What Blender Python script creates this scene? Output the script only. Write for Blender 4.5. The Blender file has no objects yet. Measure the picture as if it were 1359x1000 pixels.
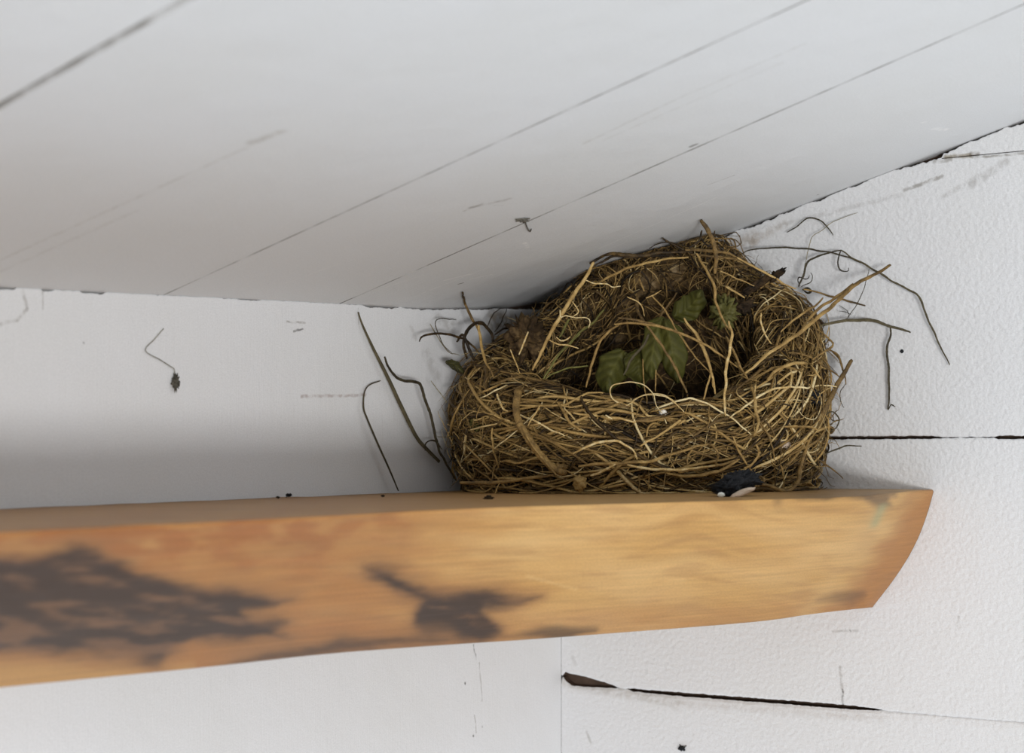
import bpy, bmesh, math, random
import numpy as np
from mathutils import Vector, noise
from mathutils.bvhtree import BVHTree

C = bpy.context.scene.collection
SC = bpy.context.scene

# ------------------------------------------------------------------ camera
F = 2395.0; CX = 679.5; HY = 580.0          # focal length and horizon of a 1359x1000 frame
cam = bpy.data.cameras.new('camera'); camo = bpy.data.objects.new('camera', cam); C.objects.link(camo)
camo.location = (0, 0, 0); camo.rotation_euler = (math.pi/2, 0, 0)
cam.sensor_width = 36; cam.lens = F/1359*36; cam.sensor_fit = 'HORIZONTAL'
cam.shift_y = (HY-499.5)/1359
cam.clip_start = 0.01; cam.clip_end = 50
cam.dof.use_dof = True; cam.dof.focus_distance = 0.855; cam.dof.aperture_fstop = 13
SC.camera = camo

# ------------------------------------------------------------------ light
w = bpy.data.worlds.new('World'); SC.world = w; w.use_nodes = True
bg = w.node_tree.nodes['Background']
bg.inputs['Strength'].default_value = 1.0
_nt = w.node_tree                                   # daylight room: pale floor bounce from below, dimmer above
_tc = _nt.nodes.new('ShaderNodeTexCoord'); _sx = _nt.nodes.new('ShaderNodeSeparateXYZ'); _cr = _nt.nodes.new('ShaderNodeValToRGB'); _mr = _nt.nodes.new('ShaderNodeMapRange')
_nt.links.new(_tc.outputs['Generated'], _sx.inputs[0]); _nt.links.new(_sx.outputs['Z'], _mr.inputs['Value'])
_mr.inputs['From Min'].default_value = -1; _mr.inputs['From Max'].default_value = 1; _nt.links.new(_mr.outputs[0], _cr.inputs[0])
_cr.color_ramp.elements[0].position = 0.25; _cr.color_ramp.elements[0].color = (0.74, 0.77, 0.80, 1)
_cr.color_ramp.elements[1].position = 0.75; _cr.color_ramp.elements[1].color = (0.20, 0.205, 0.22, 1)
_nt.links.new(_cr.outputs[0], bg.inputs['Color'])
def area(name, loc, target, sx, sy, power, col):
    l = bpy.data.lights.new(name, 'AREA'); l.shape = 'RECTANGLE'; l.size = sx; l.size_y = sy
    l.energy = power; l.color = col
    o = bpy.data.objects.new(name, l); C.objects.link(o); o.location = loc
    d = Vector(target)-Vector(loc); o.rotation_euler = d.to_track_quat('-Z', 'Y').to_euler()
    return o
area('window_light', (0.62, -2.4, -0.43), (0.05, 0.9, 0.0), 0.8, 0.32, 50, (1.0, 0.985, 0.965))
SC.view_settings.view_transform = 'Standard'; SC.view_settings.look = 'None'
SC.view_settings.gamma = 1; SC.view_settings.exposure = 0.0; SC.view_settings.use_curve_mapping = False

# ------------------------------------------------------------------ place geometry
K = Vector((0.0273, 1.0, 0.0))               # the corner (at eye level)
U = Vector((-0.573, -0.8195, 0.0))           # along the left wall, away from the corner
V = Vector((0.8195, -0.573, 0.0))            # along the right wall, away from the corner
def ab(p):
    r = Vector((p[0], p[1], 0))-K
    return r.dot(U), r.dot(V)
def world(a, b, z): return Vector((K.x+a*U.x+b*V.x, K.y+a*U.y+b*V.y, z))
def ray(x, y): return Vector(((x-CX)/F, 1.0, (HY-y)/F))
def at(x, y, d): return ray(x, y)*d
def on_left(x, y, off=0.0):                  # point of the left wall (plane b = 0)
    r = ray(x, y); t = (K.dot(V)+off)/r.dot(V); return r*t
def on_right(x, y, off=0.0):                 # point of the right wall (plane a = 0)
    r = ray(x, y); t = (K.dot(U)+off)/r.dot(U); return r*t
SH0, SH1 = -0.0272, 0.008
def shelf_z(b): return SH0+SH1*b
def on_shelf(x, y, lift=0.0):
    r = ray(x, y); t = 0.85
    for _ in range(30):
        _, b = ab(r*t); t = (shelf_z(b)+lift)/r.z
    return r*t
# ceiling: z = f(a) + CS*b
CS = 0.2766
_fl = []
for x, y in [(745, 394), (690, 403), (640, 407), (560, 408.5), (475, 403.5), (220, 391), (0, 380)]:
    p = on_left(x, y); _fl.append((ab(p)[0], p.z))
def interp(tab, x, extrap=True):
    if x <= tab[0][0]: return tab[0][1]
    for (x0, y0), (x1, y1) in zip(tab, tab[1:]):
        if x <= x1: return y0+(y1-y0)*(x-x0)/(x1-x0)
    if extrap:
        (x0, y0), (x1, y1) = tab[-2:]; return y1+(y1-y0)/(x1-x0)*(x-x1)
    return tab[-1][1]
def ceil_f(a): return interp(_fl, a) if a < 0.5 else interp(_fl, 0.5)+0.02*(a-0.5)
def ceil_z(a, b): return ceil_f(a)+CS*b
def on_ceiling(x, y, drop=0.0):
    r = ray(x, y); t = 0.7
    lo, hi = 0.15, 1.3
    for _ in range(50):
        m = (lo+hi)/2; p = r*m; a, b = ab(p)
        if p.z < ceil_z(a, b)-drop: lo = m
        else: hi = m
    return r*lo

# ------------------------------------------------------------------ helpers
def link(name, me, m=None, parent=None):
    o = bpy.data.objects.new(name, me); C.objects.link(o)
    if m: me.materials.append(m)
    if parent: o.parent = parent
    return o
def tag(o, label=None, cat=None, group=None, kind=None):
    if label: o['label'] = label
    if cat: o['category'] = cat
    if group: o['group'] = group
    if kind: o['kind'] = kind
    return o
def mesh_from(name, verts, faces, smooth=True):
    me = bpy.data.meshes.new(name); me.from_pydata([tuple(v) for v in verts], [], faces); me.update()
    if smooth: me.polygons.foreach_set('use_smooth', [True]*len(me.polygons))
    return me
def shift_mesh(me, loc):
    me.transform(__import__('mathutils').Matrix.Translation(-Vector(loc)))
def catmull(P, n):
    P = [Vector(p) for p in P]
    if len(P) == 2: return [P[0].lerp(P[1], i/(n-1)) for i in range(n)]
    Q = [P[0]*2-P[1]]+P+[P[-1]*2-P[-2]]
    L = [0]
    for i in range(len(P)-1): L.append(L[-1]+max((P[i+1]-P[i]).length, 1e-9))
    out = []; seg = 0
    for k in range(n):
        s = L[-1]*k/(n-1)
        while seg < len(P)-2 and s > L[seg+1]: seg += 1
        t = (s-L[seg])/(L[seg+1]-L[seg]); p0, p1, p2, p3 = Q[seg:seg+4]
        out.append(0.5*((2*p1)+(p2-p0)*t+(2*p0-5*p1+4*p2-p3)*t*t+(3*p1-p0-3*p2+p3)*t**3))
    return out
class Tubes:
    def __init__(s): s.v = []; s.f = []; s.t = []
    def add(s, P, R, tone=0.5, sides=5, aspect=1.0, roll=0.0, tvar=0.0):
        n = len(P)
        if n < 2: return
        b0 = len(s.v)
        T = [(P[min(i+1, n-1)]-P[max(i-1, 0)]).normalized() for i in range(n)]
        N = T[0].orthogonal().normalized()
        for i in range(n):
            N = (N-T[i]*N.dot(T[i]))
            if N.length < 1e-6: N = T[i].orthogonal()
            N.normalize(); B = T[i].cross(N)
            r = R[i] if hasattr(R, '__len__') else R
            for k in range(sides):
                an = 2*math.pi*k/sides+roll
                x, y = math.cos(an)*r, math.sin(an)*r*aspect
                s.v.append(P[i]+N*x+B*y)
                s.t.append(min(1, max(0, (tone[i] if hasattr(tone, '__len__') else tone)+tvar*math.sin(i*0.7+b0))))
        for i in range(n-1):
            for k in range(sides):
                k2 = (k+1) % sides
                s.f.append((b0+i*sides+k, b0+i*sides+k2, b0+(i+1)*sides+k2, b0+(i+1)*sides+k))
        s.f.append(tuple(b0+k for k in reversed(range(sides))))
        s.f.append(tuple(b0+(n-1)*sides+k for k in range(sides)))
    def build(s, name, m, parent=None, origin=None):
        me = mesh_from(name, s.v, s.f)
        at_ = me.attributes.new('tone', 'FLOAT', 'POINT'); at_.data.foreach_set('value', s.t)
        if origin is not None: shift_mesh(me, origin)
        o = link(name, me, m, parent)
        if origin is not None: o.location = origin
        return o
def lump(name, c, rad, m, parent=None, amp=0.3, freq=3.0, sub=4, seed=0, rot=0.0, tone=0.5, origin=False):
    bm = bmesh.new(); bmesh.ops.create_icosphere(bm, subdivisions=sub, radius=1)
    for v in bm.verts:
        k = 1+amp*noise.fractal(v.co*freq+Vector((seed, seed*1.7, 0)), 1.0, 2.0, 3)
        q = Vector((v.co.x*rad[0], v.co.y*rad[1], v.co.z*rad[2]))*k
        cr, sr = math.cos(rot), math.sin(rot)
        q = Vector((q.x*cr-q.z*sr, q.y, q.x*sr+q.z*cr))
        v.co = q+(Vector(c) if not origin else Vector((0, 0, 0)))
    me = bpy.data.meshes.new(name); bm.to_mesh(me); bm.free()
    me.polygons.foreach_set('use_smooth', [True]*len(me.polygons))
    a_ = me.attributes.new('tone', 'FLOAT', 'POINT'); a_.data.foreach_set('value', [tone]*len(me.vertices))
    o = link(name, me, m, parent)
    if origin: o.location = c
    return o

# ------------------------------------------------------------------ materials
def srgb(r, g, b):
    f = lambda c: (c/255/12.92) if c/255 <= 0.04045 else ((c/255+0.055)/1.055)**2.4
    return (f(r), f(g), f(b), 1)
def new_mat(name, rough=0.6, spec=0.3):
    m = bpy.data.materials.new(name); m.use_nodes = True
    b = m.node_tree.nodes['Principled BSDF']; b.inputs['Roughness'].default_value = rough
    b.inputs['Specular IOR Level'].default_value = spec
    return m, m.node_tree, b
def N(nt, t, **kw):
    n = nt.nodes.new(t)
    for k, v in kw.items():
        if k.startswith('i_'):
            key = k[2:]; n.inputs[int(key) if key.isdigit() else key].default_value = v
        else: setattr(n, k, v)
    return n
def math_n(nt, op, a, b=None, c=None, clamp=False):
    n = N(nt, 'ShaderNodeMath', operation=op); n.use_clamp = clamp
    for i, x in enumerate((a, b, c)):
        if x is None: continue
        if isinstance(x, (int, float)): n.inputs[i].default_value = x
        else: nt.links.new(x, n.inputs[i])
    return n.outputs[0]
def vmath(nt, op, a, b=None):
    n = N(nt, 'ShaderNodeVectorMath', operation=op)
    for i, x in enumerate((a, b)):
        if x is None: continue
        if isinstance(x, (tuple, list)): n.inputs[i].default_value = x
        else: nt.links.new(x, n.inputs[i])
    return n
def noise_n(nt, vec, scale, detail=3, rough=0.5):
    n = N(nt, 'ShaderNodeTexNoise'); n.inputs['Scale'].default_value = scale
    n.inputs['Detail'].default_value = detail; n.inputs['Roughness'].default_value = rough
    nt.links.new(vec, n.inputs['Vector']); return n
def maprange(nt, val, a, b, c, d, smooth=True):
    n = N(nt, 'ShaderNodeMapRange'); n.interpolation_type = 'SMOOTHSTEP' if smooth else 'LINEAR'
    nt.links.new(val, n.inputs['Value'])
    for k, v in (('From Min', a), ('From Max', b), ('To Min', c), ('To Max', d)): n.inputs[k].default_value = v
    return n.outputs[0]
def mixcol(nt, fac, a, b):
    n = N(nt, 'ShaderNodeMix', data_type='RGBA')
    if isinstance(fac, (int, float)): n.inputs[0].default_value = fac
    else: nt.links.new(fac, n.inputs[0])
    for i, x in ((6, a), (7, b)):
        if isinstance(x, tuple): n.inputs[i].default_value = x
        else: nt.links.new(x, n.inputs[i])
    return n.outputs[2]
def bump(nt, h, dist, strength, prev=None):
    n = N(nt, 'ShaderNodeBump'); n.inputs['Distance'].default_value = dist; n.inputs['Strength'].default_value = strength
    nt.links.new(h, n.inputs['Height'])
    if prev: nt.links.new(prev, n.inputs['Normal'])
    return n.outputs[0]
def seg_mask(nt, uv, p0, p1, r, inner=0.2):
    ba = (p1[0]-p0[0], p1[1]-p0[1], 0); L = max(ba[0]**2+ba[1]**2, 1e-12)
    pa = vmath(nt, 'SUBTRACT', uv, (p0[0], p0[1], 0)).outputs[0]
    d = vmath(nt, 'DOT_PRODUCT', pa, ba).outputs['Value']
    h = math_n(nt, 'DIVIDE', d, L, clamp=True)
    c = N(nt, 'ShaderNodeVectorMath', operation='SCALE'); c.inputs[0].default_value = ba; nt.links.new(h, c.inputs['Scale'])
    e = vmath(nt, 'SUBTRACT', pa, c.outputs[0]).outputs[0]
    l = vmath(nt, 'LENGTH', e).outputs['Value']
    return maprange(nt, l, r*inner, r, 1.0, 0.0)

def paint(name, base, stains, peel, brush, speck=0.35):
    """white gloss-less paint; stains = (p0, p1, radius, colour, strength) in wall metres, some of them painted shade"""
    m, nt, b = new_mat(name, 0.55, 0.25)
    uv = N(nt, 'ShaderNodeUVMap').outputs[0]
    wob = noise_n(nt, uv, 260, 3); wv = vmath(nt, 'SUBTRACT', wob.outputs['Color'], (0.5, 0.5, 0.5)).outputs[0]
    sc = N(nt, 'ShaderNodeVectorMath', operation='SCALE'); nt.links.new(wv, sc.inputs[0]); sc.inputs['Scale'].default_value = 0.0016
    duv = vmath(nt, 'ADD', uv, sc.outputs[0]).outputs[0]
    duv = vmath(nt, 'MULTIPLY', duv, (1, 1, 0)).outputs[0]
    big = noise_n(nt, uv, 9, 4)
    col = mixcol(nt, maprange(nt, big.outputs[0], 0.35, 0.7, 0, 0.5), base, tuple(c*k for c, k in zip(base[:3], (0.955, 0.95, 0.925)))+(1,))
    patch = noise_n(nt, uv, 240, 4)
    pm = maprange(nt, patch.outputs[0], 0.35, 0.6, 0.2, 1.0)
    patch2 = noise_n(nt, uv, 60, 3); pm2 = maprange(nt, patch2.outputs[0], 0.35, 0.6, 0.35, 1.0)
    for st_ in stains:
        p0, p1, r, c, s = st_[:5]
        k = seg_mask(nt, uv if len(st_) > 5 else duv, p0, p1, r, 0.5 if len(st_) > 5 else 0.2)
        k = math_n(nt, 'MULTIPLY', math_n(nt, 'MULTIPLY', k, pm2 if len(st_) > 5 else pm), s)
        col = mixcol(nt, k, col, c)
    mot = noise_n(nt, uv, 1500, 2, 0.6)           # fine mottling of the old paint
    hs = N(nt, 'ShaderNodeVectorMath', operation='SCALE'); nt.links.new(col, hs.inputs[0]); nt.links.new(maprange(nt, mot.outputs[0], 0.3, 0.7, 0.93, 1.05, False), hs.inputs['Scale'])
    nt.links.new(hs.outputs[0], b.inputs['Base Color'])
    n1 = noise_n(nt, uv, 420, 2, 0.45)
    nrm = bump(nt, n1.outputs[0], 0.0007, peel)
    st = vmath(nt, 'MULTIPLY', uv, brush).outputs[0]
    n2 = noise_n(nt, st, 1.0, 3, 0.6)
    nrm = bump(nt, n2.outputs[0], 0.00035, 0.35, nrm)
    n3 = noise_n(nt, uv, 38, 4, 0.6)
    nrm = bump(nt, n3.outputs[0], 0.0022, 0.30, nrm)
    nt.links.new(nrm, b.inputs['Normal'])
    return m

def sL(x, y): p = on_left(x, y); return (ab(p)[0], p.z)
def sR(x, y): p = on_right(x, y); return (ab(p)[1], p.z)
def sC(x, y): p = on_ceiling(x, y); return ab(p)
G = srgb(120, 112, 100); GD = srgb(60, 54, 48); BR = srgb(150, 130, 105); WH = srgb(252, 252, 252)
stain_shade_R = [(sR(968, 332), sR(1000, 318), 0.007, BR, 0.45), (sR(1000, 318), sR(1040, 298), 0.0035, BR, 0.3),
       (sR(1200, 252), sR(1250, 234), 0.0014, G, 0.6), (sR(1030, 300), sR(1195, 258), 0.0018, G, 0.22), (sR(1255, 208), sR(1290, 206), 0.0016, srgb(150, 140, 120), 0.8),
       (sR(1290, 205), sR(1297, 205), 0.0022, G, 0.8), (sR(1240, 215), sR(1262, 212), 0.0014, G, 0.5),
       (sR(1300, 208), sR(1359, 203), 0.0010, G, 0.6), (sR(1290, 245), sR(1335, 215), 0.0030, G, 0.3), (sR(1250, 262), sR(1300, 232), 0.0020, G, 0.25),
       (sR(1115, 885), sR(1119, 932), 0.0013, G, 0.45), (sR(1118, 915), sR(1119, 940), 0.0008, GD, 0.8),
       (sR(750, 905), sR(900, 935), 0.0045, srgb(190, 186, 180), 0.5), (sR(900, 935), sR(1170, 955), 0.003, srgb(200, 196, 192), 0.4),  # soft grey shading below the board seam, painted into the wall colour
       (sR(778, 970), sR(784, 985), 0.0012, G, 0.35), (sR(1272, 818), sR(1270, 830), 0.0009, G, 0.35), (sR(760, 872), sR(764, 882), 0.0018, G, 0.18),
       (sR(1105, 838), sR(1140, 837), 0.0010, G, 0.3), (sR(1128, 837), sR(1129, 838), 0.0006, GD, 0.8)]
stL = [(sL(400, 526), sL(485, 524), 0.0011, srgb(150, 128, 120), 0.5), (sL(380, 427), sL(405, 428), 0.0008, G, 0.6), (sL(390, 439), sL(402, 437), 0.0008, GD, 0.7),
       (sL(628, 856), sL(632, 875), 0.0007, GD, 0.6), (sL(636, 880), sL(640, 930), 0.0007, G, 0.4), (sL(630, 950), sL(632, 972), 0.0006, G, 0.5),
       (sL(617, 907), sL(617.5, 907.5), 0.0009, GD, 0.9), (sL(628, 976), sL(628.5, 976.5), 0.0010, GD, 0.9), (sL(640, 965), sL(640.5, 965), 0.0008, GD, 0.7),
       (sL(30, 385), sL(36, 410), 0.0012, srgb(150, 146, 140), 0.45), (sL(36, 410), sL(22, 425), 0.0012, srgb(150, 146, 140), 0.45), (sL(22, 425), sL(0, 430), 0.0010, srgb(150, 146, 140), 0.4),
       (sL(57, 385), sL(57, 410), 0.0007, G, 0.45), (sL(111, 455), sL(111.5, 455), 0.0009, GD, 0.9),
       (sL(655, 425), sL(715, 435), 0.008, srgb(150, 134, 112), 0.75), (sL(690, 450), sL(715, 470), 0.010, srgb(150, 134, 112), 0.6), (sL(580, 420), sL(600, 436), 0.0035, G, 0.3), (sL(545, 432), sL(552, 450), 0.0018, G, 0.2),
       (sL(565, 470), sL(580, 500), 0.005, G, 0.25), (sL(640, 425), sL(600, 428), 0.002, G, 0.3),
       (sL(475, 410), sL(476, 430), 0.0007, G, 0.35)]
GC = srgb(165, 158, 146)
stain_shade_C = [(sC(0, 345), sC(350, 185), 0.0011, GC, 0.5), (sC(335, 188), sC(372, 175), 0.0032, GC, 0.75), (sC(0, 360), sC(180, 280), 0.0020, GC, 0.25),
       (sC(775, 190), sC(905, 128), 0.0009, GC, 0.6), (sC(905, 128), sC(1068, 58), 0.0009, GC, 0.45), (sC(800, 186), sC(1040, 82), 0.0010, GC, 0.3),
       (sC(625, 275), sC(675, 264), 0.0020, G, 0.42), (sC(616, 280), sC(640, 270), 0.0012, G, 0.3), (sC(655, 272), sC(668, 272), 0.0007, GD, 0.3),
       (sC(696, 322), sC(700, 328), 0.0015, WH, 0.9), (sC(560, 389), sC(655, 352), 0.0010, WH, 0.45), (sC(590, 372), sC(622, 364), 0.0012, WH, 0.8), (sC(625, 370), sC(652, 364), 0.0010, WH, 0.7),
       (sC(760, 345), sC(950, 262), 0.0007, WH, 0.7), (sC(700, 372), sC(860, 310), 0.0010, WH, 0.35), (sC(608, 377), sC(615, 375), 0.0008, GD, 0.8),
       (sC(917, 194), sC(924, 191), 0.0014, GD, 0.8), (sC(1240, 170), sC(1256, 172), 0.0022, WH, 0.8), (sC(1225, 162), sC(1230, 161), 0.0012, WH, 0.8),
       (sC(1085, 258), sC(1086, 258), 0.0008, GD, 0.9), (sC(940, 245), sC(975, 232), 0.0006, G, 0.5),
       (sC(720, 392), sC(780, 358), 0.006, srgb(130, 116, 98), 0.3), (sC(500, 385), sC(560, 365), 0.0010, WH, 0.3), (sC(380, 375), sC(450, 350), 0.0012, WH, 0.25)]  # broad brown patch by the corner is ambient shade painted into the ceiling
WHITE = srgb(227, 228, 230)
# dirt and missing groove shade painted along the gaps between the ceiling boards
_sa = [ab(on_ceiling(x, y))[0] for x, y in ((455, 401), (220, 390), (120, 71))]
def _end(p, q):
    a0, b0 = ab(on_ceiling(*p)); a1, b1 = ab(on_ceiling(*q)); k = (a1-a0)/(b1-b0); return (a0-k*b0-0.01*k, -0.01), (a0-k*b0+1.7*k, 1.7)
_s0 = _end((455, 401), (1359, 5)); _s1 = _end((220, 390), (1070, 0)); _s2 = _end((0, 140), (245, 0))
seam_dirt_shade = [(_s0[0], _s0[1], 0.0008, srgb(105, 101, 96), 0.9, 1), (_s1[0], _s1[1], 0.0008, srgb(120, 117, 112), 0.85, 1),
             (_s2[0], _s2[1], 0.0021, srgb(128, 125, 120), 0.9, 1)]
for _k in range(1, 7): seam_dirt_shade.append(((_sa[2]+_k*0.12, -.01), (_sa[2]+_k*0.12, 1.7), 0.0017, srgb(128, 125, 120), 0.9, 1))
M = {}
M['wall_right'] = paint('wall_right_paint', WHITE, stain_shade_R, 0.75, (220, 220, 1))
M['wall_left'] = paint('wall_left_paint', WHITE, stL, 0.14, (900, 45, 1))
M['ceiling'] = paint('ceiling_paint', srgb(232, 234, 236), [(q[0], q[1], q[2], q[3], q[4]*(0.55 if q[3] == GC else 1.0)) for q in stain_shade_C] + seam_dirt_shade, 0.12, (900, 55, 1))

m, nt, b = new_mat('dark_cavity', 0.9, 0.1)
tc = N(nt, 'ShaderNodeTexCoord'); nn = noise_n(nt, tc.outputs['Object'], 120, 4)
nt.links.new(mixcol(nt, nn.outputs[0], srgb(58, 46, 38), srgb(112, 94, 82)), b.inputs['Base Color']); M['cavity'] = m

def tone_mat(name, stops, rough=0.6, var=0.25, scale=900, spec=0.25):
    m, nt, b = new_mat(name, rough, spec)
    a_ = N(nt, 'ShaderNodeAttribute', attribute_name='tone')
    tc = N(nt, 'ShaderNodeTexCoord'); n1 = noise_n(nt, tc.outputs['Object'], scale, 4); n0 = noise_n(nt, tc.outputs['Object'], 90, 3)
    v = math_n(nt, 'ADD', a_.outputs['Fac'], math_n(nt, 'MULTIPLY', math_n(nt, 'SUBTRACT', n1.outputs[0], 0.5), var))
    v = math_n(nt, 'ADD', v, math_n(nt, 'MULTIPLY', math_n(nt, 'SUBTRACT', n0.outputs[0], 0.5), var*1.3))
    r = N(nt, 'ShaderNodeValToRGB'); nt.links.new(v, r.inputs[0])
    el = r.color_ramp.elements
    el[0].position = stops[0][0]; el[0].color = stops[0][1]; el[1].position = stops[-1][0]; el[1].color = stops[-1][1]
    for p, c in stops[1:-1]: e = el.new(p); e.color = c
    nt.links.new(r.outputs[0], b.inputs['Base Color'])
    nt.links.new(bump(nt, n1.outputs[0], 0.0003, 0.6), b.inputs['Normal'])
    return m
M['straw'] = tone_mat('dry_straw', [(0, srgb(24, 18, 11)), (0.2, srgb(56, 43, 26)), (0.4, srgb(104, 82, 47)), (0.6, srgb(154, 124, 73)), (0.8, srgb(194, 163, 104)), (1.0, srgb(232, 214, 166))], 0.55, 0.42, 1300)
M['green_stem'] = tone_mat('green_stem', [(0, srgb(46, 46, 22)), (0.5, srgb(108, 104, 54)), (1, srgb(176, 176, 112))], 0.55)
M['grey_grass'] = tone_mat('grey_dry_grass', [(0, srgb(36, 30, 22)), (0.5, srgb(92, 84, 62)), (1, srgb(160, 150, 120))], 0.6)
M['leaf'] = tone_mat('green_leaf', [(0, srgb(36, 38, 12)), (0.5, srgb(78, 77, 30)), (1, srgb(122, 120, 64))], 0.6, 0.35, 500)
M['fiber'] = tone_mat('matted_fibre', [(0, srgb(24, 17, 10)), (0.35, srgb(66, 50, 30)), (0.65, srgb(116, 94, 62)), (1, srgb(176, 156, 122))], 0.85, 0.9, 420)
M['dust'] = tone_mat('grey_dust', [(0, srgb(44, 42, 36)), (0.5, srgb(104, 100, 90)), (1, srgb(190, 188, 180))], 0.9, 0.8, 1500)
M['black'] = tone_mat('black_crust', [(0, srgb(16, 17, 19)), (0.6, srgb(44, 46, 50)), (1, srgb(98, 100, 104))], 0.75, 0.7, 1600)
M['pale'] = tone_mat('pale_matter', [(0, srgb(190, 165, 140)), (0.5, srgb(222, 204, 184)), (1, srgb(240, 246, 240))], 0.5, 0.3, 900)

# ------------------------------------------------------------------ walls and ceiling
rng = random.Random(4)
DARK = M['cavity']
def jag(x, amp, f=1.0, seed=0.0): return amp*(noise.noise(Vector((x*f, seed, 0.3)))+0.5*noise.noise(Vector((x*f*2.7, seed+5, 0.7))))
class Wall:
    """boards standing in a vertical plane; s = metres from the corner, z up"""
    def __init__(s, pt, nrm): s.pt = pt; s.n = nrm; s.v = []; s.f = []; s.m = []; s.uv = []
    def add(s, x, z, dep):
        p = s.pt(x, z)-s.n*dep; s.v.append(p); s.uv.append((x, z)); return len(s.v)-1
    def board(s, xs, top, bot, bt=(0.0006, 0.0007), bb=(0.0006, 0.0007), back=0.0062):
        rows = []
        for x in xs:
            t, b = top(x), bot(x)
            zz = [(t, back), (t, bt[1]), (t-bt[0]*0.35, bt[1]*0.35), (t-bt[0], 0.0), (b+bb[0], 0.0), (b+bb[0]*0.35, bb[1]*0.35), (b, bb[1]), (b, back)]
            rows.append([s.add(x, z, d) for z, d in zz])
        for r0, r1 in zip(rows, rows[1:]):
            for k in range(7):
                s.f.append((r0[k], r0[k+1], r1[k+1], r1[k])); s.m.append(1 if k in (0, 6) else 0)
        for r in (rows[0], rows[-1]): s.f.append(tuple(r)); s.m.append(0)
    def slab(s, x0, x1, z0, z1, d0, d1, mi):
        i = [s.add(x, z, d) for d in (d0, d1) for x, z in ((x0, z0), (x1, z0), (x1, z1), (x0, z1))]
        for f in ((0, 1, 2, 3), (7, 6, 5, 4), (0, 4, 5, 1), (1, 5, 6, 2), (2, 6, 7, 3), (3, 7, 4, 0)):
            s.f.append(tuple(i[k] for k in f)); s.m.append(mi)
    def build(s, name, paintm):
        me = mesh_from(name, s.v, s.f, False); me.materials.append(paintm); me.materials.append(DARK)
        me.polygons.foreach_set('material_index', s.m)
        ul = me.uv_layers.new(name='UVMap')
        lv = [0]*len(me.loops); me.loops.foreach_get('vertex_index', lv)
        ul.data.foreach_set('uv', [c for i in lv for c in s.uv[i]])
        o = link(name, me); o['kind'] = 'structure'; return o
FAR = 1.7
def stations(x1, fine=0.30, step=0.0006):
    xs = [0.00012]; x = step
    while x < fine: xs.append(x); x += step
    while x < x1: xs.append(x); x += 0.05
    xs.append(x1); return xs
def px_gap_R(tab):                            # (x, ytop, ybot) -> tables of z
    T = []; B = []
    for x, yt, yb in tab:
        p = on_right(x, yt); q = on_right(x, yb); T.append((ab(p)[1], p.z)); B.append((ab(q)[1], q.z))
    return T, B
gapw = [(ab(on_right(x, 300))[1], w_*0.00037) for x, w_ in [(745, 3), (900, 2), (950, 2.2), (1000, 2.8), (1060, 2.0), (1100, 2.2), (1150, 1.8), (1200, 2.2), (1212, 4), (1232, 8), (1249, 10), (1252, 3.5), (1270, 2.2), (1300, 2.4), (1330, 1.8), (1359, 1.8), (1500, 0.6)]]
def topR(x):
    g = interp(gapw, x, False); return ceil_z(0, x)-max(0.00015, g+jag(x, 0.0009, 260, 1.0)+jag(x, 0.0012, 70, 8))
s1T, s1B = px_gap_R([(745, 578, 582), (1095, 579, 583), (1238, 578.6, 582.4), (1246, 579.8, 581.2), (1262, 580.2, 581), (1318, 580, 581), (1324, 578.5, 582.5), (1359, 578, 582.5), (1390, 580, 580.6), (1700, 580, 580.4)])
s2T, s2B = px_gap_R([(746, 897, 899), (750, 892, 905), (757, 894, 910), (775, 898, 912), (800, 905, 913), (816, 911, 914), (822, 914, 913.4), (832, 914, 915), (838, 914, 918), (900, 919, 924.4), (1000, 926.5, 932), (1100, 934, 939.5), (1130, 936.5, 942), (1160, 940.5, 943.3), (1176, 944, 943.0), (1359, 959.2, 958.2), (1700, 987.5, 986.8)])
s3 = [(-0.01, 0.1352), (0.5, 0.1352)]
def edge(tab, seed, amp=0.00030): return lambda x: interp(tab, x, False)+jag(x, amp, 330, seed)
WR = Wall(lambda x, z: world(0, x, z), U)
xs = stations(FAR)
# the three nearest to the ceiling share jagged meeting lines
b_ceil3 = [x for x in xs if ceil_z(0, x) > 0.138]
WR.board(xs, lambda x: min(topR(x), 0.1350), edge(s1T, 11))
WR.board(b_ceil3, topR, lambda x: min(topR(x)-0.0002, 0.1352), bb=(0.0003, 0.0004))
WR.board(xs, edge(s1B, 12), edge(s2T, 13), bt=(0.0009, 0.0006), bb=(0.0012, 0.0005))
WR.board(xs, edge(s2B, 14), lambda x: -0.27, bt=(0.0040, 0.0011))
WR.board(stations(FAR, 0.0), lambda x: -0.2702, lambda x: -1.2)
WR.slab(-0.02, FAR, -1.2, 0.6, 0.006, 0.02, 1)  # backing added behind the boards to keep light out of the gaps
WR.build('wall_right', M['wall_right'])

WL = Wall(lambda x, z: world(x, 0, z), V)
gl = [(0, 3), (20, 3), (23, 0), (54, 0), (58, 2.2), (70, 2.2), (73, .2), (105, .4), (112, 3), (137, 3), (141, .1), (300, .4), (325, 1.6), (345, 1.2), (350, .0), (470, .1), (480, 1), (492, 3.0), (520, 3.5), (532, .8), (560, 2.4), (620, 3), (660, 4.5), (690, 8), (715, 13), (745, 17)]
gapl = sorted((ab(on_left(x, 400))[0], w_*0.9*on_left(x, 400).y/F) for x, w_ in gl)
def topL(x):
    g = interp(gapl, x, False) if x < 0.45 else 0.0004
    return ceil_z(x, 0)-max(0.0001, g+jag(x, 0.00045, 300, 3))
WL.board(stations(FAR, 0.45, 0.0009), topL, lambda x: -1.2, bt=(0.0006, 0.0005))
WL.slab(-0.02, FAR, -1.2, 0.35, 0.006, 0.02, 1)  # added backing, blocks light from behind this wall too
WL.build('wall_left', M['wall_left'])

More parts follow.
